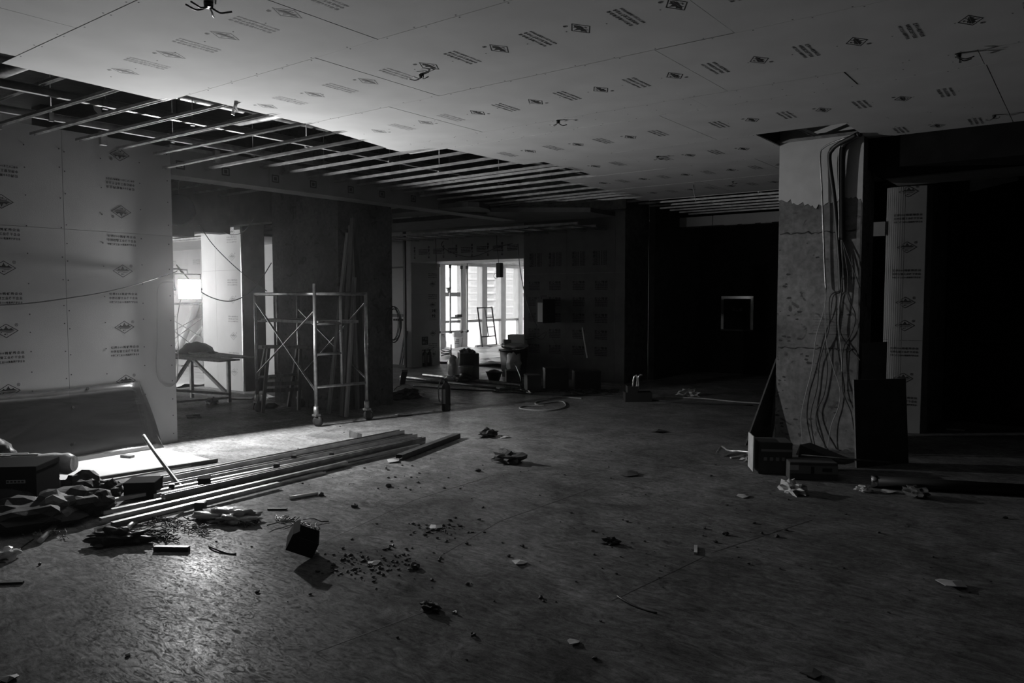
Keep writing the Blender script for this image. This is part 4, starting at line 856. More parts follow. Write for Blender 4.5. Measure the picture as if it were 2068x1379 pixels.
# ================================================================== FRONT SCAFFOLD, TRESTLE, PLANKS AT THE COLUMN
FL, FR, BR = F(520, 832), F(639, 861), F(741, 848); BL = FL + BR - FR + Vector((-.02, -.08, 0))
FL.z = FR.z = BR.z = BL.z = 0
ex = (FR - FL).normalized()
def scaffold(label, c4, top, mats, deck=None, casters=True, brace=True, base=.16, extra=0.0):
    t = thing('scaffold_tower', label, 'scaffold', tuple(sum((Vector(c) for c in c4), Vector()) / 4)); A, B, C_, D = [Vector(c) for c in c4]; Z = lambda p, z: Vector((p.x, p.y, z))
    for i, p in enumerate((A, B, C_, D)):
        b = MB().tube([Z(p, base), Z(p, top + (extra if i == 1 else 0))], .021, 10); b.build('post', mats, t)
        if casters:
            MB().lathe(Z(p, base - .02), [(.03, 0), (.03, .10)], 10).build('post_sleeve', M_STUDD, t)
            d = Vector((.05, .02, 0)); ax = Vector((-.3, 1, 0)).normalized(); wh = MB().lathe(Z(p, .065) + d * .4 - ax * .02, [(.03, -.004), (.062, 0), (.064, .02), (.062, .04), (.03, .044)], 18, ax); fk = MB().box(p.x - .035, p.x + .04, p.y - .035, p.y + .035, .125, .15).build('caster_fork', M_STUDD, t); wh.build('caster_wheel', M_RUB, fk)
    for (p, q) in ((A, B), (C_, D)):                           # long sides
        MB().tube([Z(p, top - .02), Z(q, top - .02)], .02, 8).build('top_rail', mats, t)
        if brace:
            MB().beam(Z(p, top - .12), Z(q, .42), .028, .006, (0, 0, 1)).build('cross_brace', mats, t); MB().beam(Z(p, .52), Z(q, top - .22), .028, .006, (0, 0, 1)).build('cross_brace', mats, t)
    for (p, q) in ((B, C_), (A, D)):                           # end frames
        MB().tube([Z(p, top - .02), Z(q, top - .02)], .02, 8).build('frame_rail', mats, t); MB().tube([Z(p, .47), Z(q, .47)], .018, 8).build('frame_rail', mats, t)
        m1, m2 = p.lerp(q, .5), p.lerp(q, .75)
        MB().tube([Z(m1, .47), Z(m1, top - .02)], .016, 8).build('frame_upright', mats, t)
        for z in (.86, 1.22): MB().tube([Z(p, z), Z(m1, z)], .016, 8).build('ladder_rung', mats, t)
    if deck:
        u = (B - A).normalized(); v = (D - A).normalized(); a = A + u * .03 + v * .06; wd = (B - A).length - .06
        for k in range(2):
            s = a + v * (.30 * k); MB().prism([Z(s, deck), Z(s + u * wd, deck), Z(s + u * wd + v * .26, deck), Z(s + v * .26, deck)], (0, 0, .035)).build('deck_plank', M_WOOD, t)
    return t
scaffold('front scaffold tower on casters standing before the concrete column', (FL, FR, BR, BL), 1.60, M_PIPE, 1.22, extra=.10)
# trestle (A-shaped) with plank, under the scaffold
tr = thing('wooden_trestle', 'dark wooden trestle bench under the front scaffold', 'trestle', F(560, 828))
c0, c1 = F(525, 832), F(597, 826); c0.z = c1.z = 0; tv = (c1 - c0).normalized(); nv = Vector((-tv.y, tv.x, 0))
T0, T1 = AD(541, 702, c0), AD(605, 704, c1)
for pb, pt in ((c0 - nv * .12 - tv * .0, T0), (c1 - nv * .12, T1)):
    MB().beam(pb + Vector((0, 0, .0)), pt - nv * .03, .05, .04, tuple(tv)).build('trestle_leg', M_WOODD, tr)
    MB().beam(pb + nv * .42, pt + nv * .08, .05, .04, tuple(tv)).build('trestle_leg', M_WOODD, tr)
MB().beam(T0 - tv * .12 + Vector((0, 0, .02)), T1 + tv * .12 + Vector((0, 0, .02)), .26, .035).build('trestle_top', M_WOOD, tr)
for f in (.34, .44):
    q0, q1 = (c0 - nv * .12).lerp(T0, f), (c1 - nv * .12).lerp(T1, f); MB().beam(q0, q1, .03, .05).build('trestle_rail', M_WOODD, tr)
# timbers leaning against the right part of the column
G = 'timbers leaning on the column'
for i, (ub, vb, ut, vt, w_, dx, m, lb) in enumerate([(663, 824, 702, 470, .05, .0, M_WOOD, 'pale edged thin timber leaning left in the group on the column'), (690, 823, 712, 440, .07, .04, M_WOODD, 'second timber from the left leaning on the column'), (699, 822, 716, 560, .05, .05, M_WOOD, 'short thin timber in front of the tall ones on the column'), (735, 826, 716, 430, .13, .12, M_WOODD, 'broad dark plank leaning on the column face'), (722, 824, 708, 455, .06, .18, M_WOOD, 'bright edged plank leaning right on the column face')]):
    pb = AY(ub, vb, 6.50 - .03 * i) if i < 3 else AX(ub, vb, -7.97 + .06 * (i - 3)); pb.z = .0; pt = AY(ut, vt, 6.70 - .03 * i) if i < 3 else AX(ut, vt, -8.01)
    tag(MB().beam(pb + Vector((0, 0, .02)), pt, w_, .03, (0, 1, 0)).build('leaning_timber', m), lb, 'timber', G)
coil = thing('cable_coil', 'coil of black cable hanging on the right edge of the column', 'cable', AX(792, 650, -8.0)); cc = AX(791, 655, -8.0)
for k in range(7): MB().tube([cc + Vector((.02 + .012 * k % .04, (.11 + .008 * k) * math.cos(a * .3142 + k) + .02 * math.sin(k * 2), .24 * math.sin(a * .3142 + k) + .02 * math.cos(k * 3))) for a in range(21)], .005, 5, False).build('cable_turn', M_CABLE, coil)
MB().tube([cc + Vector((.0, 0, .24)), cc + Vector((-.05, 0, .27))], .008, 6).build('hook', M_STUDD, coil)

# ================================================================== FAR LEFT ROOM: table, second scaffold, rolls
tb = thing('work_table', 'low site table made of steel bars and loose boards in the left room', 'table', F(430, 806))
tA, tB = F(463, 812), F(388, 803); tA.z = tB.z = 0; tC = F(330, 822); tC.z = 0; tD = tA + (tC - tB)
tt = AD(465, 727, tA).z
for p in (tA, tB, tB + (tC - tB) * 1.0): MB().beam(p, p + Vector((0, 0, tt)), .045, .045).build('leg', M_STUDD, tb)
MB().beam(tB + Vector((0, 0, tt)), tA + Vector((0, 0, .10)), .04, .04).build('diagonal_bar', M_STUDD, tb); MB().beam(tA + Vector((0, 0, .12)), tC + Vector((0, 0, .25)), .035, .035).build('diagonal_bar', M_STUDD, tb)
MB().beam(tA + Vector((0, 0, .08)), tB + Vector((0, 0, .08)), .035, .03).build('foot_bar', M_STUDD, tb); MB().beam(tA + Vector((0, 0, .07)), tC + Vector((0, -.4, .07)), .035, .03).build('foot_bar', M_STUDD, tb); MB().beam(tB + Vector((0, 0, tt)), tC + Vector((0, 0, .1)), .04, .04).build('diagonal_bar', M_STUDD, tb)
hx = (tA - tB).normalized(); hy = Vector((-hx.y, hx.x, 0))
for k, (e0, e1, w_, dz, sl) in enumerate([(-1.0, .30, .35, .02, .0), (-.9, .55, .2, .05, -.02), (-1.1, .2, .3, .08, .03)]):
    MB().beam(tB + hx * e0 + hy * (.12 * k - .2) + Vector((0, 0, tt + dz + sl)), tA + hx * e1 + hy * (.12 * k - .2) + Vector((0, 0, tt + dz - sl)), w_, .02).build('table_board', M_WOOD, tb)
p = AD(398, 706, tB); tag(MB().blob(p + Vector((0, 0, -.03)), .26, .18, .13, 61, .35, 1.6, 3, None, .6).blob(p + hx * .34 + Vector((0, 0, -.07)), .2, .12, .06, 63, .5, 2, 3).build('sack_on_table', M_BAG), 'lumpy cloth sack lying on the low site table', 'sack')
s0, s1 = F(412, 757), F(437, 748); s0.z = s1.z = 0; sx_ = Vector((-1.55, -.35, 0)); scaffold('second scaffold frame standing against the light in the left room', (s0 + sx_, s0, s1, s1 + sx_), AD(412, 612, s0).z, M_STUDD, None, False, True, 0.0)
for i, (u, v, ut, vt, r, lb) in enumerate([(378, 738, 392, 622, .05, 'pale board roll leaning on the far wall, leftmost'), (405, 736, 428, 640, .035, 'thin pale roll leaning on the far wall, right one'), (390, 738, 404, 600, .06, 'tall pale roll leaning on the far wall in the middle')]):
    b0 = F(u, v); b0.z = .03; b0.y = 8.95; tag(MB().tube([b0, AY(ut, vt, 9.13)], r, 12).build('leaning_roll', M_WHITE), lb, 'roll')
# rippled floor film in the left room
def ripple(name, label, x0, x1, y0, y1, m, amp=.02, n=36, rz=0):
    vs = []; b = MB()
    for i in range(n + 1):
        for j in range(n + 1):
            x, y = x0 + (x1 - x0) * i / n, y0 + (y1 - y0) * j / n; q = Vector((x * .9, y * 3, 0)); vs.append((x + .1 * noise.noise(q), y + .05 * noise.noise(q + Vector((5, 5, 5))), .004 + amp * (1 + noise.noise(Vector((x * 1.6 + y, y * 5 - x, 0)))) ** 2 * .8))
    b.add(vs, [(i * (n + 1) + j, (i + 1) * (n + 1) + j, (i + 1) * (n + 1) + j + 1, i * (n + 1) + j + 1) for i in range(n) for j in range(n)], True)
    o = b.build(name, m); md = o.modifiers.new('t', 'SOLIDIFY'); md.thickness = .002; return tag(o, label, 'floor film')
ripple('floor_film', 'rippled protective film over the floor of the left room', -17.5, -12.3, 6.6, 9.1, M_WHITE, .03)
ripple('floor_film', 'rippled film sheets on the floor before the window front', -14.8, -10.2, 13.2, 18.9, M_WHITE, .055)
tag(MB().beam(F(368, 742) + Vector((0, 0, .03)), F(440, 747) + Vector((0, 0, .03)), .06, .04).build('timber_batten', M_WOODD), 'dark batten on the floor film behind the low table', 'batten')
tag(MB().beam(F(468, 805) + Vector((0, 0, .01)), F(512, 806) + Vector((0, 0, .01)), .15, .012).build('flat_board', M_SCRAP), 'flat board on the floor between low table and scaffold', 'board')
tag(MB().beam(F(534, 800) + Vector((0, 0, .02)), F(549, 806) + Vector((0, 0, .02)), .10, .02).build('bright_metal_strip', M_CHROME), 'bright metal strip on the floor beside the concrete column', 'strip')
scrap(402, 838, 'bent dark wire on the floor in front of the low table', 'curl', .14, M_CABLE); scrap(388, 842, 'dark flat scrap in front of the low table', 'flake', .12, M_SCRAPD); scrap(430, 815, 'pale chips at the foot of the low table', 'crumple', .12, M_SCRAP)
scrap(548, 825, 'dark clod at the foot of the concrete column', 'lump', .09, M_SCRAPD)
# ================================================================== FIRE EXTINGUISHERS
def extinguisher(p, h, label, r=.06):
    t = thing('fire_extinguisher', label, 'fire extinguisher', p); p = Vector(p)
    MB().lathe(p, [(r * .9, 0), (r, .01), (r, h * .80), (r * .86, h * .90), (r * .5, h * .97), (r * .3, h)], 20).build('cylinder_body', M_BLACK, t)
    MB().lathe(p + Vector((0, 0, h)), [(r * .3, 0), (r * .34, .03), (r * .2, .05)], 10).build('valve', M_BLACK, t)
    MB().beam(p + Vector((0, 0, h + .04)), p + Vector((.09, .05, h + .085)), .02, .008).build('carry_handle', M_BLACK, t); MB().beam(p + Vector((0, 0, h + .03)), p + Vector((.09, .05, h + .035)), .02, .008).build('squeeze_lever', M_BLACK, t)
    MB().tube(smooth([p + Vector((0, 0, h + .03)), p + Vector((-r * .8, -r * .5, h + .03)), p + Vector((-r * 1.4, -r * .9, h * .85)), p + Vector((-r * 1.4, -r * .9, h * .45)), p + Vector((-r * 1.15, -r * .75, h * .3))]), .009, 6).build('hose', M_RUB, t)
    d = Vector((.62, -.78, 0)); a0 = math.atan2(-.99, .28); q = []
    lb = MB(); rows_ = []
    for i in range(4):
        a = a0 - .45 + i * .25; rows_.append((p.x + (r + .001) * math.cos(a), p.y + (r + .001) * math.sin(a)))
    vs = [(x, y, p.z + z) for z in (h * .25, h * .76) for x, y in rows_]; lb.add(vs, [(i, i + 1, i + 5, i + 4) for i in range(3)]); lb.build('instruction_label', mat('grey_label', .22, .6), t)
    return t
extinguisher(F(901, 829), .39, 'black fire extinguisher standing alone on the floor right of the column')
extinguisher(F(858, 740), .33, 'far fire extinguisher at left of the pair by the jamb', .058)
extinguisher(F(868, 739), .33, 'far fire extinguisher at right of the pair by the jamb', .058)
# ================================================================== AROUND THE LEFT JAMB
fr = thing('black_steel_frame', 'tall black steel door frame standing before the pale wall', 'frame', AY(818, 738, 11.8)); yf = 11.8
def FY(u, v, y=yf): return AY(u, v, y)
zb, zt = .02, 3.0; xpost = FY(818, 650).x
MB().beam((xpost, yf, zb), (xpost, yf, zt), .05, .05, (0, 1, 0)).build('frame_post', M_BLACK, fr)
for v, hh in ((540, .035), (637, .06), (741, .06)): z = max(FY(810, v).z, .04); MB().beam((xpost - .9, yf, z), (xpost, yf, z), .04, hh).build('frame_rail', M_BLACK, fr)
z = FY(810, 644).z
for k in range(6): MB().box(xpost - .05 - k * .06, xpost - .02 - k * .06, yf - .015, yf + .015, z - .04, z).build('rail_tooth', M_BLACK, fr)
for i, (u0, u1, vt, m, lb) in enumerate([(780, 805, 666, M_GYP, 'pale panel leaning on the wall behind the black frame'), (806, 808, 664, M_WOODD, 'narrow dark slat leaning behind the black frame'), (811, 813, 668, M_WOODD, 'second narrow slat leaning right behind the black frame')]):
    a, c = AY(u0, 735, 11.86 + .0), AY(u1, 735, 11.86); zt_ = AY(u0, vt, 12).z
    tag(MB().prism([(a.x, 11.86 - .02 * i, .0), (c.x, 11.86 - .02 * i, .0), (c.x + .04, 12.02 - .02 * i, zt_), (a.x + .04, 12.02 - .02 * i, zt_)], (0, .018, 0)).build('plasterboard_sheet' if i == 0 else 'timber_batten', m), lb, 'panel' if i == 0 else 'batten')
tag(MB().beam(AX(788, 752, -8.3) + Vector((-.0, .3, 0)), F(812, 779) + Vector((0, 0, .03)), .09, .03).build('dark_prop', M_DARK), 'dark prop slanting down to the floor right of the column', 'prop')
cable([F(795, 790) + Vector((0, 0, .01)), AD(803, 781, F(803, 790)), AD(818, 776, F(815, 790)), AD(830, 780, F(832, 793)), F(838, 796) + Vector((0, 0, .01))], .006, 'cable loop rising from the floor right of the column')
scrap(832, 803, 'crumpled dark film in the column shadow', 'crumple', .16, M_FILM); scrap(818, 806, 'dark heap in the column shadow', 'crumple', .2, M_BLACK); scrap(860, 804, 'thin pale slat in the column shadow', 'stick', .11, M_SCRAP); scrap(885, 815, 'pale flakes left of the lone extinguisher', 'flake', .1, M_SCRAP)
# ================================================================== LONG BARS AND CABLES ON THE FAR FLOOR
def floorbar(a, b, r, lb, m=M_PIPE, name='long_pipe'): return tag(MB().tube([F(*a) + Vector((0, 0, r)), F(*b) + Vector((0, 0, r))], r, 8).build(name, m), lb, 'pipe')
floorbar((855, 760), (1056, 782), .03, 'longest pale pipe on the far floor behind the extinguisher')
floorbar((809, 764), (900, 774), .028, 'pale pipe on the far floor left of the extinguisher'); floorbar((806, 769), (894, 776), .015, 'thin dark pipe beside the pale one on the far floor', M_DARK); floorbar((906, 775), (1000, 786), .02, 'dark pipe on the far floor right of the extinguisher', M_DARK)
def floorcable(pts, r, lb, m=M_CABLE): return tag(MB().tube(smooth([F(*p) + Vector((0, 0, r)) for p in pts], 5), r, 6).build('floor_cable', m), lb, 'cable')
floorcable([(835, 780), (900, 786), (960, 789), (1000, 789), (1030, 787)], .012, 'dark cable snaking across the far floor behind the extinguisher')
floorcable([(955, 778), (975, 783), (998, 785), (1015, 788), (1040, 786), (1060, 790), (1085, 792), (1110, 790)], .012, 'thick tangled cable on the far floor in the middle')
floorcable([(998, 790), (1030, 793), (1080, 797), (1150, 799), (1230, 800), (1300, 808), (1400, 815), (1520, 820)], .012, 'long cable lying across the dark floor to the right')
floorcable([(1110, 808), (1085, 812), (1083, 818), (1105, 815), (1135, 812), (1142, 822), (1120, 829), (1080, 830), (1050, 826), (1062, 821), (1100, 820)], .011, 'pale looped hose lying on the open floor right of centre', M_CABLEL)
floorcable([(1108, 806), (1130, 803), (1150, 804), (1175, 806)], .011, 'tail of the looped hose running right', M_CABLEL)
floorcable([(1340, 802), (1420, 806), (1480, 812), (1540, 816)], .01, 'pale thin cable on the dark floor left of the leaning panel', M_CABLEL)
fluff('floor_debris', 'dark debris and cable ends along the foot of the printed wall', 1000, 1260, 782, 800, 60, .008, .30, M_DARK)
# ================================================================== BINS, BAGS AND BUCKETS BEFORE THE WIDE OPENING
t, LB, wd = fbox(928, 969, 768, .50, .36, 'black_rubble_bin', 'black open bin heaped with rubble left of the opening centre', 'bin', M_BLACK, .2, lid=False)
for k in range(6): p = Vector(t.location) + Vector((random.uniform(-.15, .15), random.uniform(-.1, .1), .51 + random.uniform(0, .02))); MB().blob(p, .07, .06, .05, k + 70, .5, 2, 2, None, 0, True).build('rubble_piece', M_SCRAPD, t)
tag(MB().prism([F(919, 766), F(928, 767), AD(929, 722, F(928, 767)), AD(920, 724, F(919, 766))], (.02, .03, 0)).build('leaning_offcut', M_GYP), 'pale board offcut standing against the left side of the black bin', 'offcut')
pb = F(950, 770); bu = thing('plastic_bucket', 'grey plastic bucket in front of the black bin', 'bucket', pb + Vector((0, -.12, 0))); pb = pb + Vector((0, -.12, 0))
MB().lathe(pb, [(.10, 0), (.125, .27), (.135, .275), (.135, .30), (.115, .30), (.09, .03)], 20).build('bucket_body', mat('grey_bucket', .2, .5), bu); MB().tube([pb + Vector((.13 * math.cos(a), .13 * math.sin(a) * .4 - .05, .27 - .08 * abs(math.sin(a)))) for a in [math.pi + math.pi * i / 10 for i in range(11)]], .004, 5).build('bucket_handle', M_STUDD, bu)
def bag(u, v, rx, ry, rz, s, lb, m=M_FILM, amp=.55, z=0.0): p = F(u, v) if not z else AD(u, v, F(u, z)); return tag(MB().blob(p + Vector((0, 0, rz * .85)), rx, ry, rz, s, amp, 1.7, 3, p.z + .002 if not z else None, .4).build('plastic_bag', m), lb, 'bag')
bag(915, 765, .11, .10, .22, 81, 'pale plastic sack standing left of the black bin'); bag(938, 772, .18, .10, .09, 83, 'dark glossy plastic bag lying in front of the bucket', M_BLACK); bag(912, 768, .14, .1, .05, 85, 'crumpled pale film at the foot of the plastic sack')
tb_ = thing('black_rubber_tub', 'low black rubber tub between the bins', 'tub', F(998, 768)); MB().lathe(F(998, 768), [(.10, 0), (.15, .15), (.16, .155), (.16, .17), (.14, .17), (.09, .02)], 20).build('tub_body', M_BLACK, tb_); MB().blob(F(998, 768) + Vector((0, 0, .15)), .12, .12, .05, 4, .5, 2, 2).build('rubble_piece', M_SCRAPD, tb_)
bn = thing('large_black_bin', 'large black waste bin at the right side of the opening', 'bin', F(1039, 760)); c = F(1039, 760)
for nm, z0, z1, r0, r1 in (('bin_body', 0, .50, .24, .29), ('bin_rim', .50, .54, .31, .31)): MB().lathe(c, [(r0, z0), (r1, z1), (r1 - .02, z1), (r0 - .02, z0 + .02)], 4, (0, 0, 1)).build(nm, M_BLACK, bn)
tag(MB().blob(c + Vector((.10, -.16, .28)), .16, .10, .24, 91, .35, 2.4, 3).build('draped_film', M_FILM), 'clear film draped over the front of the large black bin', 'film')
for (u, v, s, m, rz, lb) in [(1046, 686, .17, M_WHITE, .3, 'pale carton on top of the large black bin'), (1029, 693, .12, M_CARD, .8, 'grey carton lying tilted on the large black bin')]:
    p = AD(u, v, c); tag(MB().box(p.x - s, p.x + s, p.y - s * .7, p.y + s * .7, p.z - s * .6, p.z + s * .6, rz).build('carton', m, None, bevel=.006), lb, 'carton')
p = AD(1037, 698, c); tag(MB().blob(p, .28, .2, .07, 93, .5, 1.8, 3).build('pale_sack', M_WHITE), 'pale limp sack lying over the rim of the large black bin', 'sack')
p = AD(1022, 696, c); tag(MB().blob(p + Vector((-.05, 0, -.02)), .06, .05, .05, 95, .3, 1.8, 2).build('dark_glove', M_BLACK), 'small dark glove at the left rim of the large black bin', 'glove')
fbox(1022, 1054, 771, .20, .30, 'dark_crate', 'dark crate on the floor in front of the large black bin', 'crate', M_DARK, .1)
fbox(1064, 1094, 790, .26, .26, 'dark_carton', 'dark carton at the foot of the printed wall', 'carton', M_CARDD, .2); fbox(1100, 1150, 788, .36, .30, 'black_machine_box', 'black machine box against the printed wall under the cabinet', 'box', M_BLACK, .1); fbox(1160, 1215, 786, .30, .30, 'black_storage_crate', 'black storage crate right of the leaning pole', 'crate', M_BLACK, .1)
cable([F(1053, 752) + Vector((0, -.3, .3)), AD(1051, 760, F(1053, 790)), AD(1052, 778, F(1054, 790)), F(1057, 790) + Vector((0, 0, .01)), F(1075, 797) + Vector((0, 0, .01))], .014, 'stiff black hose curving down beside the dark crate')
floorcable([(1063, 775), (1062, 785), (1068, 792), (1073, 796)], .014, 'pale bent hose end at the dark carton', M_CABLEL)
tag(MB().tube([F(1160, 784) + Vector((.0, .4, .50)), AY(1176, 662, 12.0)], .012, 8).build('leaning_pole', M_WHITE), 'thin pale pole leaning on the printed wall', 'pole')
# wall cabinet
wc_ = thing('wall_cabinet', 'open electrical cabinet with a pale panel on the printed wall', 'cabinet', (-8.4, 12.0, 1.2)); a, b_ = AY(1083, 604, 11.9), AY(1113, 652, 11.9)
MB().box(a.x, b_.x, 11.88, 12.04, b_.z, a.z).build('cabinet_body', M_BLACK, wc_, bevel=.005); p, q = AY(1086, 611, 11.87), AY(1101, 650, 11.87)
MB().box(p.x, q.x, 11.866, 11.88, q.z, p.z).build('front_panel', mat('pale_panel', .75, .35), wc_); MB().box(p.x + .01, p.x + .08, 11.862, 11.8665, p.z - .055, p.z - .01).build('white_label', M_WHITE, wc_); MB().box(q.x + .01, q.x + .03, 11.85, 11.88, q.z + .1, p.z - .1).build('door_handle', M_STUDD, wc_)
MB().box(b_.x - .002, b_.x + .004, 11.62, 11.88, b_.z, a.z).build('open_door', M_BLACK, wc_); MB().lathe((b_.x - .06, 11.88, a.z - .12), [(.012, 0), (.012, .01)], 8, (0, -1, 0)).build('indicator_lamp', M_CHROME, wc_); MB().beam((a.x + .06, 11.96, a.z), (a.x + .06, 11.96, a.z + .06), .03, .03).beam((a.x + .06, 11.96, a.z + .06), (a.x + .22, 11.96, a.z + .06), .02, .02).build('cable_entry', M_DARK, wc_)
# hanging dark box
hb = thing('hanging_dark_box', 'narrow dark box hanging from the lintel before the windows', 'box', AY(1009, 530, 11.8)); a, b_ = AY(1004.5, 531, 11.8), AY(1013.5, 560, 11.8); MB().box(a.x, b_.x, 11.75, 11.85, b_.z, a.z).build('box_body', M_BLACK, hb, bevel=.008)
MB().tube([(a.x + .03, 11.8, a.z), AY(1003, 490, 11.8), AY(1003, 490, 11.8) + Vector((0, 0, .14))], .006, 5).build('hanging_wire', M_CABLE, hb); MB().tube([(a.x - .04 + .05 * math.cos(i * .63), 11.8, b_.z + .03 + .05 * math.sin(i * .63)) for i in range(11)], .005, 5).build('cable_ring', M_CABLE, hb)
# tool on the dark floor
tl = thing('floor_machine', 'dark low machine with two bent shiny handles on the dark floor', 'machine', F(1290, 812)); c = F(1290, 812)
dd = (F(1310, 812) - F(1265, 812)); L_ = dd.length; dd.normalize(); bk_ = Vector((-dd.y, dd.x, 0))
MB().prism([c - dd * L_ * .6, c + dd * L_ * .6, c + dd * L_ * .6 + bk_ * .25, c - dd * L_ * .6 + bk_ * .25], (0, 0, .14)).build('machine_base', M_BLACK, tl); MB().prism([c - dd * L_ * .5 + Vector((0, 0, .14)), c - dd * .02 + Vector((0, 0, .14)), c - dd * .02 + bk_ * .2 + Vector((0, 0, .14)), c - dd * L_ * .5 + bk_ * .2 + Vector((0, 0, .14))], (0, 0, .09)).build('motor_box', M_BLACK, tl)
for (pts_, r) in (([(1278, 787), (1279, 772), (1281, 761), (1286, 758), (1287, 766), (1286, 780), (1285, 790)], .016), ([(1287, 790), (1290, 776), (1289, 762), (1293, 757), (1297, 758)], .014)): MB().tube(smooth([AD(u, v, c + bk_ * .1) for u, v in pts_], 4), r, 6).build('shiny_handle', M_CHROME, tl)
# hose cabinet in the dark wall
hc = thing('fire_hose_cabinet', 'fire hose cabinet with a bright steel frame in the dark wall', 'cabinet', (-5.5, 14.95, .9)); a, b_ = AY(1457, 598, 14.98), AY(1521, 666, 14.98); k = .055
MB().box(a.x, b_.x, 14.97, 15.0, a.z - k, a.z).build('frame_top', M_CHROME, hc); MB().box(a.x, a.x + k, 14.97, 15.0, b_.z, a.z - k).build('frame_side', M_CHROME, hc); MB().box(b_.x - k, b_.x, 14.97, 15.0, b_.z, a.z - k).build('frame_side', M_CHROME, hc); MB().box(a.x, b_.x, 14.97, 15.0, b_.z - .03, b_.z).build('frame_bottom', M_DARK, hc)
MB().box(a.x + k, b_.x - k, 14.985, 15.0, b_.z, a.z - k).build('glass_door', M_VOID, hc); print_on(hc, text_mesh([('消火栓', .22, .07, 0)], 'printed_lettering', M_INKF, 1.1), ((a.x + b_.x) / 2, 14.984, a.z - .30), BW)
# ================================================================== WINDOW ROOM
XL = -14.2
hf = thing('hanging_pipe_frame', 'white pipe frame hanging in front of the windows', 'pipe frame', AX(909, 538, XL))
for u, v0, v1 in ((886, 537, 671), (909, 539, 671), (932, 541, 670), (943, 541, 669)): a, b_ = AX(u, v0, XL), AX(u, v1, XL); MB().tube([(a.x, a.y, 2.63), (a.x, a.y, b_.z)], .028, 8).build('hanging_pipe', M_WHITE, hf); MB().tube([(a.x, a.y, a.z - .03), (a.x, a.y, a.z + .06)], .04, 8).build('pipe_clamp', M_DARK, hf); MB().lathe((a.x, a.y, b_.z - .03), [(.045, 0), (.045, .06)], 10).build('pipe_elbow', M_DARK, hf)
a, b_ = AX(868, 672, XL), AX(946, 669, XL); MB().tube([a, (b_.x, b_.y, a.z)], .03, 8).build('bottom_pipe', M_WHITE, hf); a, b_ = AX(911, 642, XL), AX(932, 642, XL); MB().tube([a, (b_.x, b_.y, a.z)], .03, 8).build('cross_pipe', M_WHITE, hf); p = AX(926, 637, XL); MB().box(p.x - .05, p.x + .05, p.y - .1, p.y + .1, p.z - .05, p.z + .03).build('valve_block', M_DARK, hf)
fn = thing('hanging_funnel', 'small pale funnel hanging on the window post pipes', 'funnel', AX(906, 585, XL)); MB().lathe(AX(906, 592, XL), [(.015, 0), (.09, .16), (.08, .16), (.012, .01)], 12).build('funnel_cone', M_STUDD, fn); MB().tube([AX(906, 581, XL), AX(908, 545, XL)], .004, 5).build('hanging_wire', M_CABLE, fn)
wb_ = thing('white_bucket', 'white bucket with a carton on top before the windows', 'bucket', F(923, 705)); c = F(923, 705); MB().lathe(c, [(.12, 0), (.155, .34), (.165, .345), (.165, .37), (.14, .37)], 20).build('bucket_body', M_WHITE, wb_)
for k in range(3): MB().box(c.x - .05 + .02 * k, c.x + .08, c.y - .158, c.y - .150, .17 + k * .05, .20 + k * .05, .6, (c.x, c.y, 0)).build('printed_mark', M_INKF, wb_)
tag(MB().box(c.x - .2, c.x + .16, c.y - .14, c.y + .14, .372, .51, .5).build('carton', M_CARD, None, bevel=.005), 'small carton resting on the white bucket', 'carton')
ld = thing('frame_ladder', 'narrow metal frame ladder leaning in front of the windows', 'ladder', F(990, 704)); l0, l1 = F(975, 706), F(1004, 703); t0, t1 = AX(964, 620, -14.35), AX(993, 619, -14.35)
for a, b_ in ((l0, t0), (l1, t1)): MB().tube([a, b_], .022, 8).build('ladder_stile', M_DARK, ld)
for f in (.02, .30, .98): MB().tube([l0.lerp(t0, f + .0), l1.lerp(t1, f)], .018, 8).build('ladder_rung', M_DARK, ld)
for f in (.30, .52, .75): MB().tube([l0.lerp(t0, f).lerp(l1.lerp(t1, f), .5), l1.lerp(t1, f)], .016, 6).build('ladder_rung', M_DARK, ld)
MB().tube([l0.lerp(t0, .30).lerp(l1.lerp(t1, .30), .5), l0.lerp(t0, .98).lerp(l1.lerp(t1, .98), .5)], .016, 6).build('ladder_stile', M_DARK, ld)
tag(MB().tube([F(957, 706) + Vector((0, .1, .06)), F(1003, 703) + Vector((0, .1, .06))], .07, 12).build('pale_roll', M_WHITE), 'pale roll lying on the floor under the ladder by the windows', 'roll')
for u0, u1, lb in ((903, 895, 'pale batten leaning on the window post, right one'), (899, 894, 'dark batten leaning on the window post, left one')): a = F(u0, 705); tag(MB().beam(a + Vector((0, 0, .01)), AX(u1, 676, -14.87), .05, .03).build('leaning_batten', M_WOOD), lb, 'batten')
wr_ = thing('wire_coil_stand', 'coil of wire around a short rod on the far floor', 'wire coil', F(901, 726)); c = F(901, 726)
for k in range(4): MB().tube([c + Vector((.14 * math.cos(i * .4189) , .11 * math.sin(i * .4189), .08 + .05 * k + .04 * math.sin(i * .42 + k))) for i in range(16)], .010, 5, False).build('wire_turn', M_DARK, wr_)
MB().tube([c + Vector((.12, .05, 0)), c + Vector((.12, .05, .38))], .014, 6).build('rod', M_DARK, wr_)
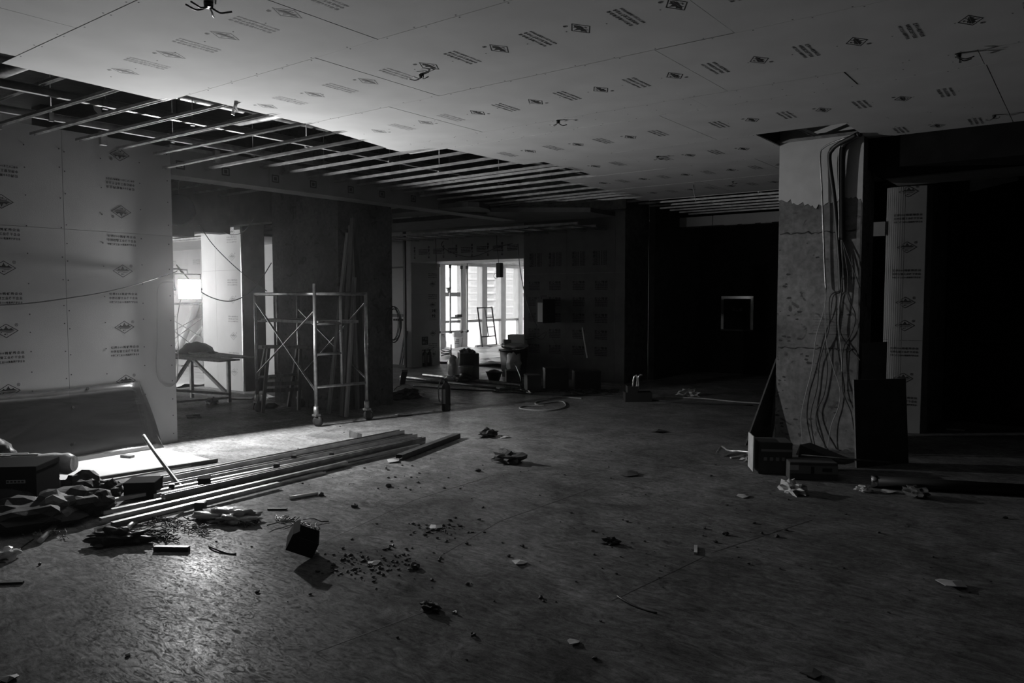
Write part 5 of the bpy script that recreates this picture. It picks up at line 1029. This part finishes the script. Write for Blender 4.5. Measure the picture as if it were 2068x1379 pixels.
# ================================================================== RIGHT COLUMN: conduits, wires, panels, cartons
YC = 8.0
def conduit(pts_, r, lb, m, n=8): return tag(MB().tube(smooth([AY(u, v, y) for u, v, y in pts_], 6), r, n).build('conduit', m), lb, 'conduit')
conduit([(1668, 585, 8.03), (1665, 530, 8.03), (1660, 385, 8.02), (1656.5, 314, 8.01), (1664, 298, 8.0), (1687, 286, 7.97), (1734, 270, 7.9)], .009, 'thin bright conduit bent over the top of the concrete column, left one', M_PIPE)
conduit([(1698, 590, 8.03), (1695, 520, 8.03), (1685, 400, 8.02), (1675, 322, 8.0), (1681, 302, 7.98), (1695, 290, 7.95), (1730, 272, 7.9)], .021, 'black flexible tube bent over the concrete column, middle one', M_BLACK)
conduit([(1701, 484, 8.03), (1700, 420, 8.02), (1700, 310, 8.0), (1706, 290, 7.98), (1722, 278, 7.95), (1737, 270, 7.9)], .030, 'thick black tube bent over the concrete column, right one', M_BLACK, 12)
conduit([(1694.5, 484, 8.0), (1694.5, 420, 7.99), (1694.5, 310, 7.97), (1702, 290, 7.95), (1720, 278, 7.92), (1736, 270, 7.88)], .005, 'thin bright strand standing in for the lit edge of the thick black tube', M_PIPE)  # bright strand added as the highlight along the black tube
W_ = lambda L: [AY(1420 + x / 3.283, 600 + y / 3.283, 8.03 - .02 * math.sin(i)) for i, (x, y) in enumerate(L)]
for L, m, lb in [([(817, -50), (815, 0), (795, 110), (750, 260), (720, 480), (680, 640), (650, 800), (660, 960)], M_CABLEL, 'pale wire hanging furthest left on the concrete column'),
    ([(912, -40), (840, 0), (835, 200), (800, 320), (770, 440), (755, 600), (715, 760), (720, 880), (745, 1000)], M_CABLE, 'dark wire hanging left of the middle on the column'), ([(910, -30), (860, 0), (840, 160), (810, 330), (825, 480), (800, 650), (750, 760), (760, 880), (830, 1020)], M_CABLE, 'dark wavy wire hanging in the middle of the column'),
    ([(815, -48), (810, 0), (815, 270), (860, 460), (905, 600), (900, 720), (850, 850), (830, 1000), (875, 1100)], M_CABLEL, 'pale wire swinging right across the column'), ([(921, -370), (925, -200), (915, 0), (905, 200), (945, 300), (1020, 390), (1042, 420)], M_CABLE, 'dark wire running off the right edge of the column'),
    ([(925, -370), (960, -150), (960, 0), (1010, 120), (985, 240), (930, 340), (920, 520), (930, 640), (980, 760), (1000, 880)], M_CABLE, 'dark wire making a wide S on the right of the column'), ([(923, -380), (990, -200), (1040, -60)], M_CABLE, 'short dark wire slanting right below the thick tube'), ([(912, -30), (905, 30), (895, 180), (915, 360), (930, 620), (1000, 800)], M_CABLEL, 'pale wire hanging furthest right on the column')]:
    tag(MB().tube(smooth(W_(L), 5), .0055 if m is M_CABLE else .004, 5).build('hanging_wire', m), lb, 'wire')
p0, p1 = F(1503, 899), AY(1567, 722, 8.12)
tag(MB().prism([p0, p0 + Vector((.12, .45, 0)), p1 + Vector((0, .38, .0)), p1], (.016, 0, 0)).build('slanting_board', M_DARK), 'dark board slanting up to the left side of the concrete column', 'board')
a, b_ = F(1730, 945), F(1835, 935); zt_ = AD(1727, 768, a).z; zt2 = AD(1829, 765, b_).z; nrm = Vector((b_.y - a.y, -(b_.x - a.x), 0)).normalized()
tag(MB().prism([a, b_, Vector((b_.x, b_.y, zt2)) - nrm * .06, Vector((a.x, a.y, zt_)) - nrm * .06], nrm * -.018).build('black_board', M_DARK), 'black board leaning at the right side of the concrete column', 'board')
a2, b2 = AY(1738, 800, 8.0), AY(1788, 800, 8.15); a2.z = b2.z = 0
tag(MB().prism([a2, b2, Vector((b2.x, b2.y, AD(1786, 690, b2).z)), Vector((a2.x, a2.y, AD(1737, 693, a2).z))], (.0, .016, 0)).build('tall_dark_board', M_DARK), 'taller narrow dark board standing behind the black board', 'board')
t, LB, wd = fbox(1531, 1600, 958, .28, .26, 'open_carton', 'dark carton with a pale torn end flap left of the column foot', 'carton', M_CARDD, -.12, lid=False)
o = LB(-wd / 2 - .05, -wd / 2 - .042, -.14, .10, .02, .33, 'torn_flap', M_SCRAP); LB(-wd / 2 + .02, wd / 2, -.1305, -.130, .2, .22, 'printed_line', M_INKF)
for k in range(4): LB(-wd * .35 + k * wd * .18, -wd * .25 + k * wd * .18, -.1315, -.1302, .12, .15, 'printed_mark', M_INKF)
t, LB, wd = fbox(1594, 1692, 970, .15, .22, 'flat_carton', 'flat carton with a pale printed band before the concrete column', 'carton', M_CARDD, -.12, lid=False)
LB(-wd / 2 - .001, wd / 2 + .001, -.1125, -.1105, .055, .125, 'printed_band', mat('dim_band', .16, .7)); LB(wd * .18, wd * .38, -.1140, -.1127, .075, .105, 'printed_lettering', M_INK); LB(-wd * .06, wd * .01, -.1140, -.1127, .058, .118, 'printed_figure', M_INK); LB(-wd / 2 - .004, -wd / 2 + .07, -.113, -.1105, .085, .128, 'torn_edge', M_SCRAP)
p0, p1 = AD(1610, 935, F(1640, 952)), AD(1708, 938, F(1700, 952)); tag(MB().prism([p0, p1, p1 + Vector((-.02, .0, .02)), AD(1616, 898, F(1640, 952))], (.04, .16, 0)).build('tilted_tile_pack', M_CARDD), 'dark tilted pack of tiles behind the flat carton', 'tile pack'); tag(MB().prism([AD(1607, 918, F(1640, 950)), AD(1619, 921, F(1640, 950)), AD(1624, 903, F(1640, 950)), AD(1616, 896, F(1640, 950))], (.003, .01, 0)).build('pale_offcut', M_SCRAP), 'pale torn piece at the left end of the tilted pack', 'offcut')
tag(MB().tube([AD(1618, 919, F(1640, 960)), AD(1800, 934, F(1790, 955))], .008, 8).build('thin_rod', M_PIPE), 'thin pale rod lying across the cartons at the column foot', 'rod')
tag(MB().tube(smooth([F(1447, 922) + Vector((0, 0, .03)), F(1458, 914) + Vector((0, 0, .06)), AD(1472, 910, F(1480, 932)), AD(1495, 911, F(1500, 938)), AD(1524, 914, F(1524, 945))], 6), .013, 8).build('bent_pipe', M_PIPE), 'bent pipe sticking out left of the torn carton', 'pipe')
sp = thing('shiny_steel_pipe', 'dark steel pipe with a shiny open end at the lower right', 'pipe', F(1761, 984)); c0 = F(1761, 984) + Vector((0, 0, .05)); c1 = F(2080, 1003) + Vector((0, 0, .05)); ax = (c1 - c0).normalized()
MB().tube([c0, c1], .045, 18).build('pipe_body', M_BLACK, sp); MB().lathe(c0 - ax * .012, [(.047, 0), (.047, .05), (.036, .05), (.036, 0)], 18, ax).build('pipe_collar', M_CHROME, sp)
scrap(1484, 925, 'pale chip at the foot of the slanting panel', 'stick', .05, M_SCRAP); scrap(1512, 930, 'crumpled strips at the mouth of the torn carton', 'crumple', .08, M_SCRAP); scrap(1930, 869, 'pale short strip on the floor of the dark corridor', 'stick', .09, M_SCRAP)
# ================================================================== OUTSIDE
gr = MB().box(-900, -20, -300, 900, -61, -60).build('outdoor_ground', M_GROUND, None, S)
def tower(u0, u1, dist, top, label, groups, v0=532):
    k = dist / FPX; cu = (u0 + u1) / 2; d = ray(cu, 600); d.z = 0; d.normalize(); rt = Vector((d.y, -d.x, 0)); c = d * dist; wd = (u1 - u0) * k
    t = thing('apartment_tower', label, 'building', (c.x, c.y, -60)); yaw = math.atan2(rt.y, rt.x)
    def W(x, y, z): return c + rt * x + d * y + Vector((0, 0, z))
    def bx(b, x0, x1, y0, y1, z0, z1): vs = [W(x, y, z) for z in (z0, z1) for y in (y0, y1) for x in (x0, x1)]; return b.add(vs, [(0, 2, 3, 1), (4, 5, 7, 6), (0, 1, 5, 4), (2, 6, 7, 3), (0, 4, 6, 2), (1, 3, 7, 5)])
    bx(MB(), -wd / 2, wd / 2, 0, 14, -60, top).build('tower_block', M_FACADE, t)
    pn = MB(); fl = 3.0; z = -24.0
    while z < top - 3:
        for (g0, g1, kind) in groups:
            a, b_ = (g0 - cu) * k, (g1 - cu) * k
            if kind == 'balcony':
                bx(MB(), a, b_, -.1, .05, z + 1.05, z + 2.6).build('balcony_opening', M_PANE, t); bx(MB(), a - .3, b_ + .3, -1.2, 0, z, z + 1.0).build('balcony', M_FACADE, t)
            else:
                n = kind; s = (b_ - a) / n
                for i in range(n): bx(pn, a + s * (i + .18), a + s * (i + .82), -.12, .02, z + .9, z + 2.3)
        bx(pn, -wd / 2, wd / 2, -.25, 0, z - .12, z + .05)
        z += fl
    pn.build('window_rows', M_PANE, t, 'stuff'); return t
tower(936, 1062, 335, 40, 'pale apartment tower with balconies seen through the right window panes', [(951, 956, 1), (957, 965, 2), (981, 997, 'balcony'), (1000, 1005, 1), (1019, 1030, 2), (1031, 1042, 3)])
tower(868, 886, 390, 34, 'fainter apartment tower seen through the leftmost window pane', [(873, 877, 1), (879, 883, 1)])
# ================================================================== haze added to give the lamp its glow
hm = bpy.data.materials.new('glow_haze'); hm.use_nodes = True; nt = hm.node_tree; nt.nodes.clear()
vo = nt.nodes.new('ShaderNodeVolumeScatter'); vo.inputs['Density'].default_value = .001; vo.inputs['Anisotropy'].default_value = .88; vo.inputs['Color'].default_value = (1, 1, 1, 1)
mo = nt.nodes.new('ShaderNodeOutputMaterial'); nt.links.new(vo.outputs[0], mo.inputs['Volume'])
hz = MB().prism([(-18.36, -6.95, -.05), (7.9, -6.95, -.05), (7.9, 22.1, -.05), (-15.008, 22.1, -.05), (-15.008, 9.3, -.05), (-18.36, 9.3, -.05)], (0, 0, 4.16)).build('glow_haze', hm)
tag(hz, 'thin haze added through the whole site for the lamp glow', 'haze', kind='stuff')
# repeats share a group
stems = {}
for o in COL.objects:
    if o.parent is None and 'category' in o.keys(): stems.setdefault(o.name.split('.')[0], []).append(o)
for k, v in stems.items():
    if len(v) > 1:
        for o in v:
            if 'group' not in o.keys(): o['group'] = k.replace('_', ' ') + ' pieces on the site'
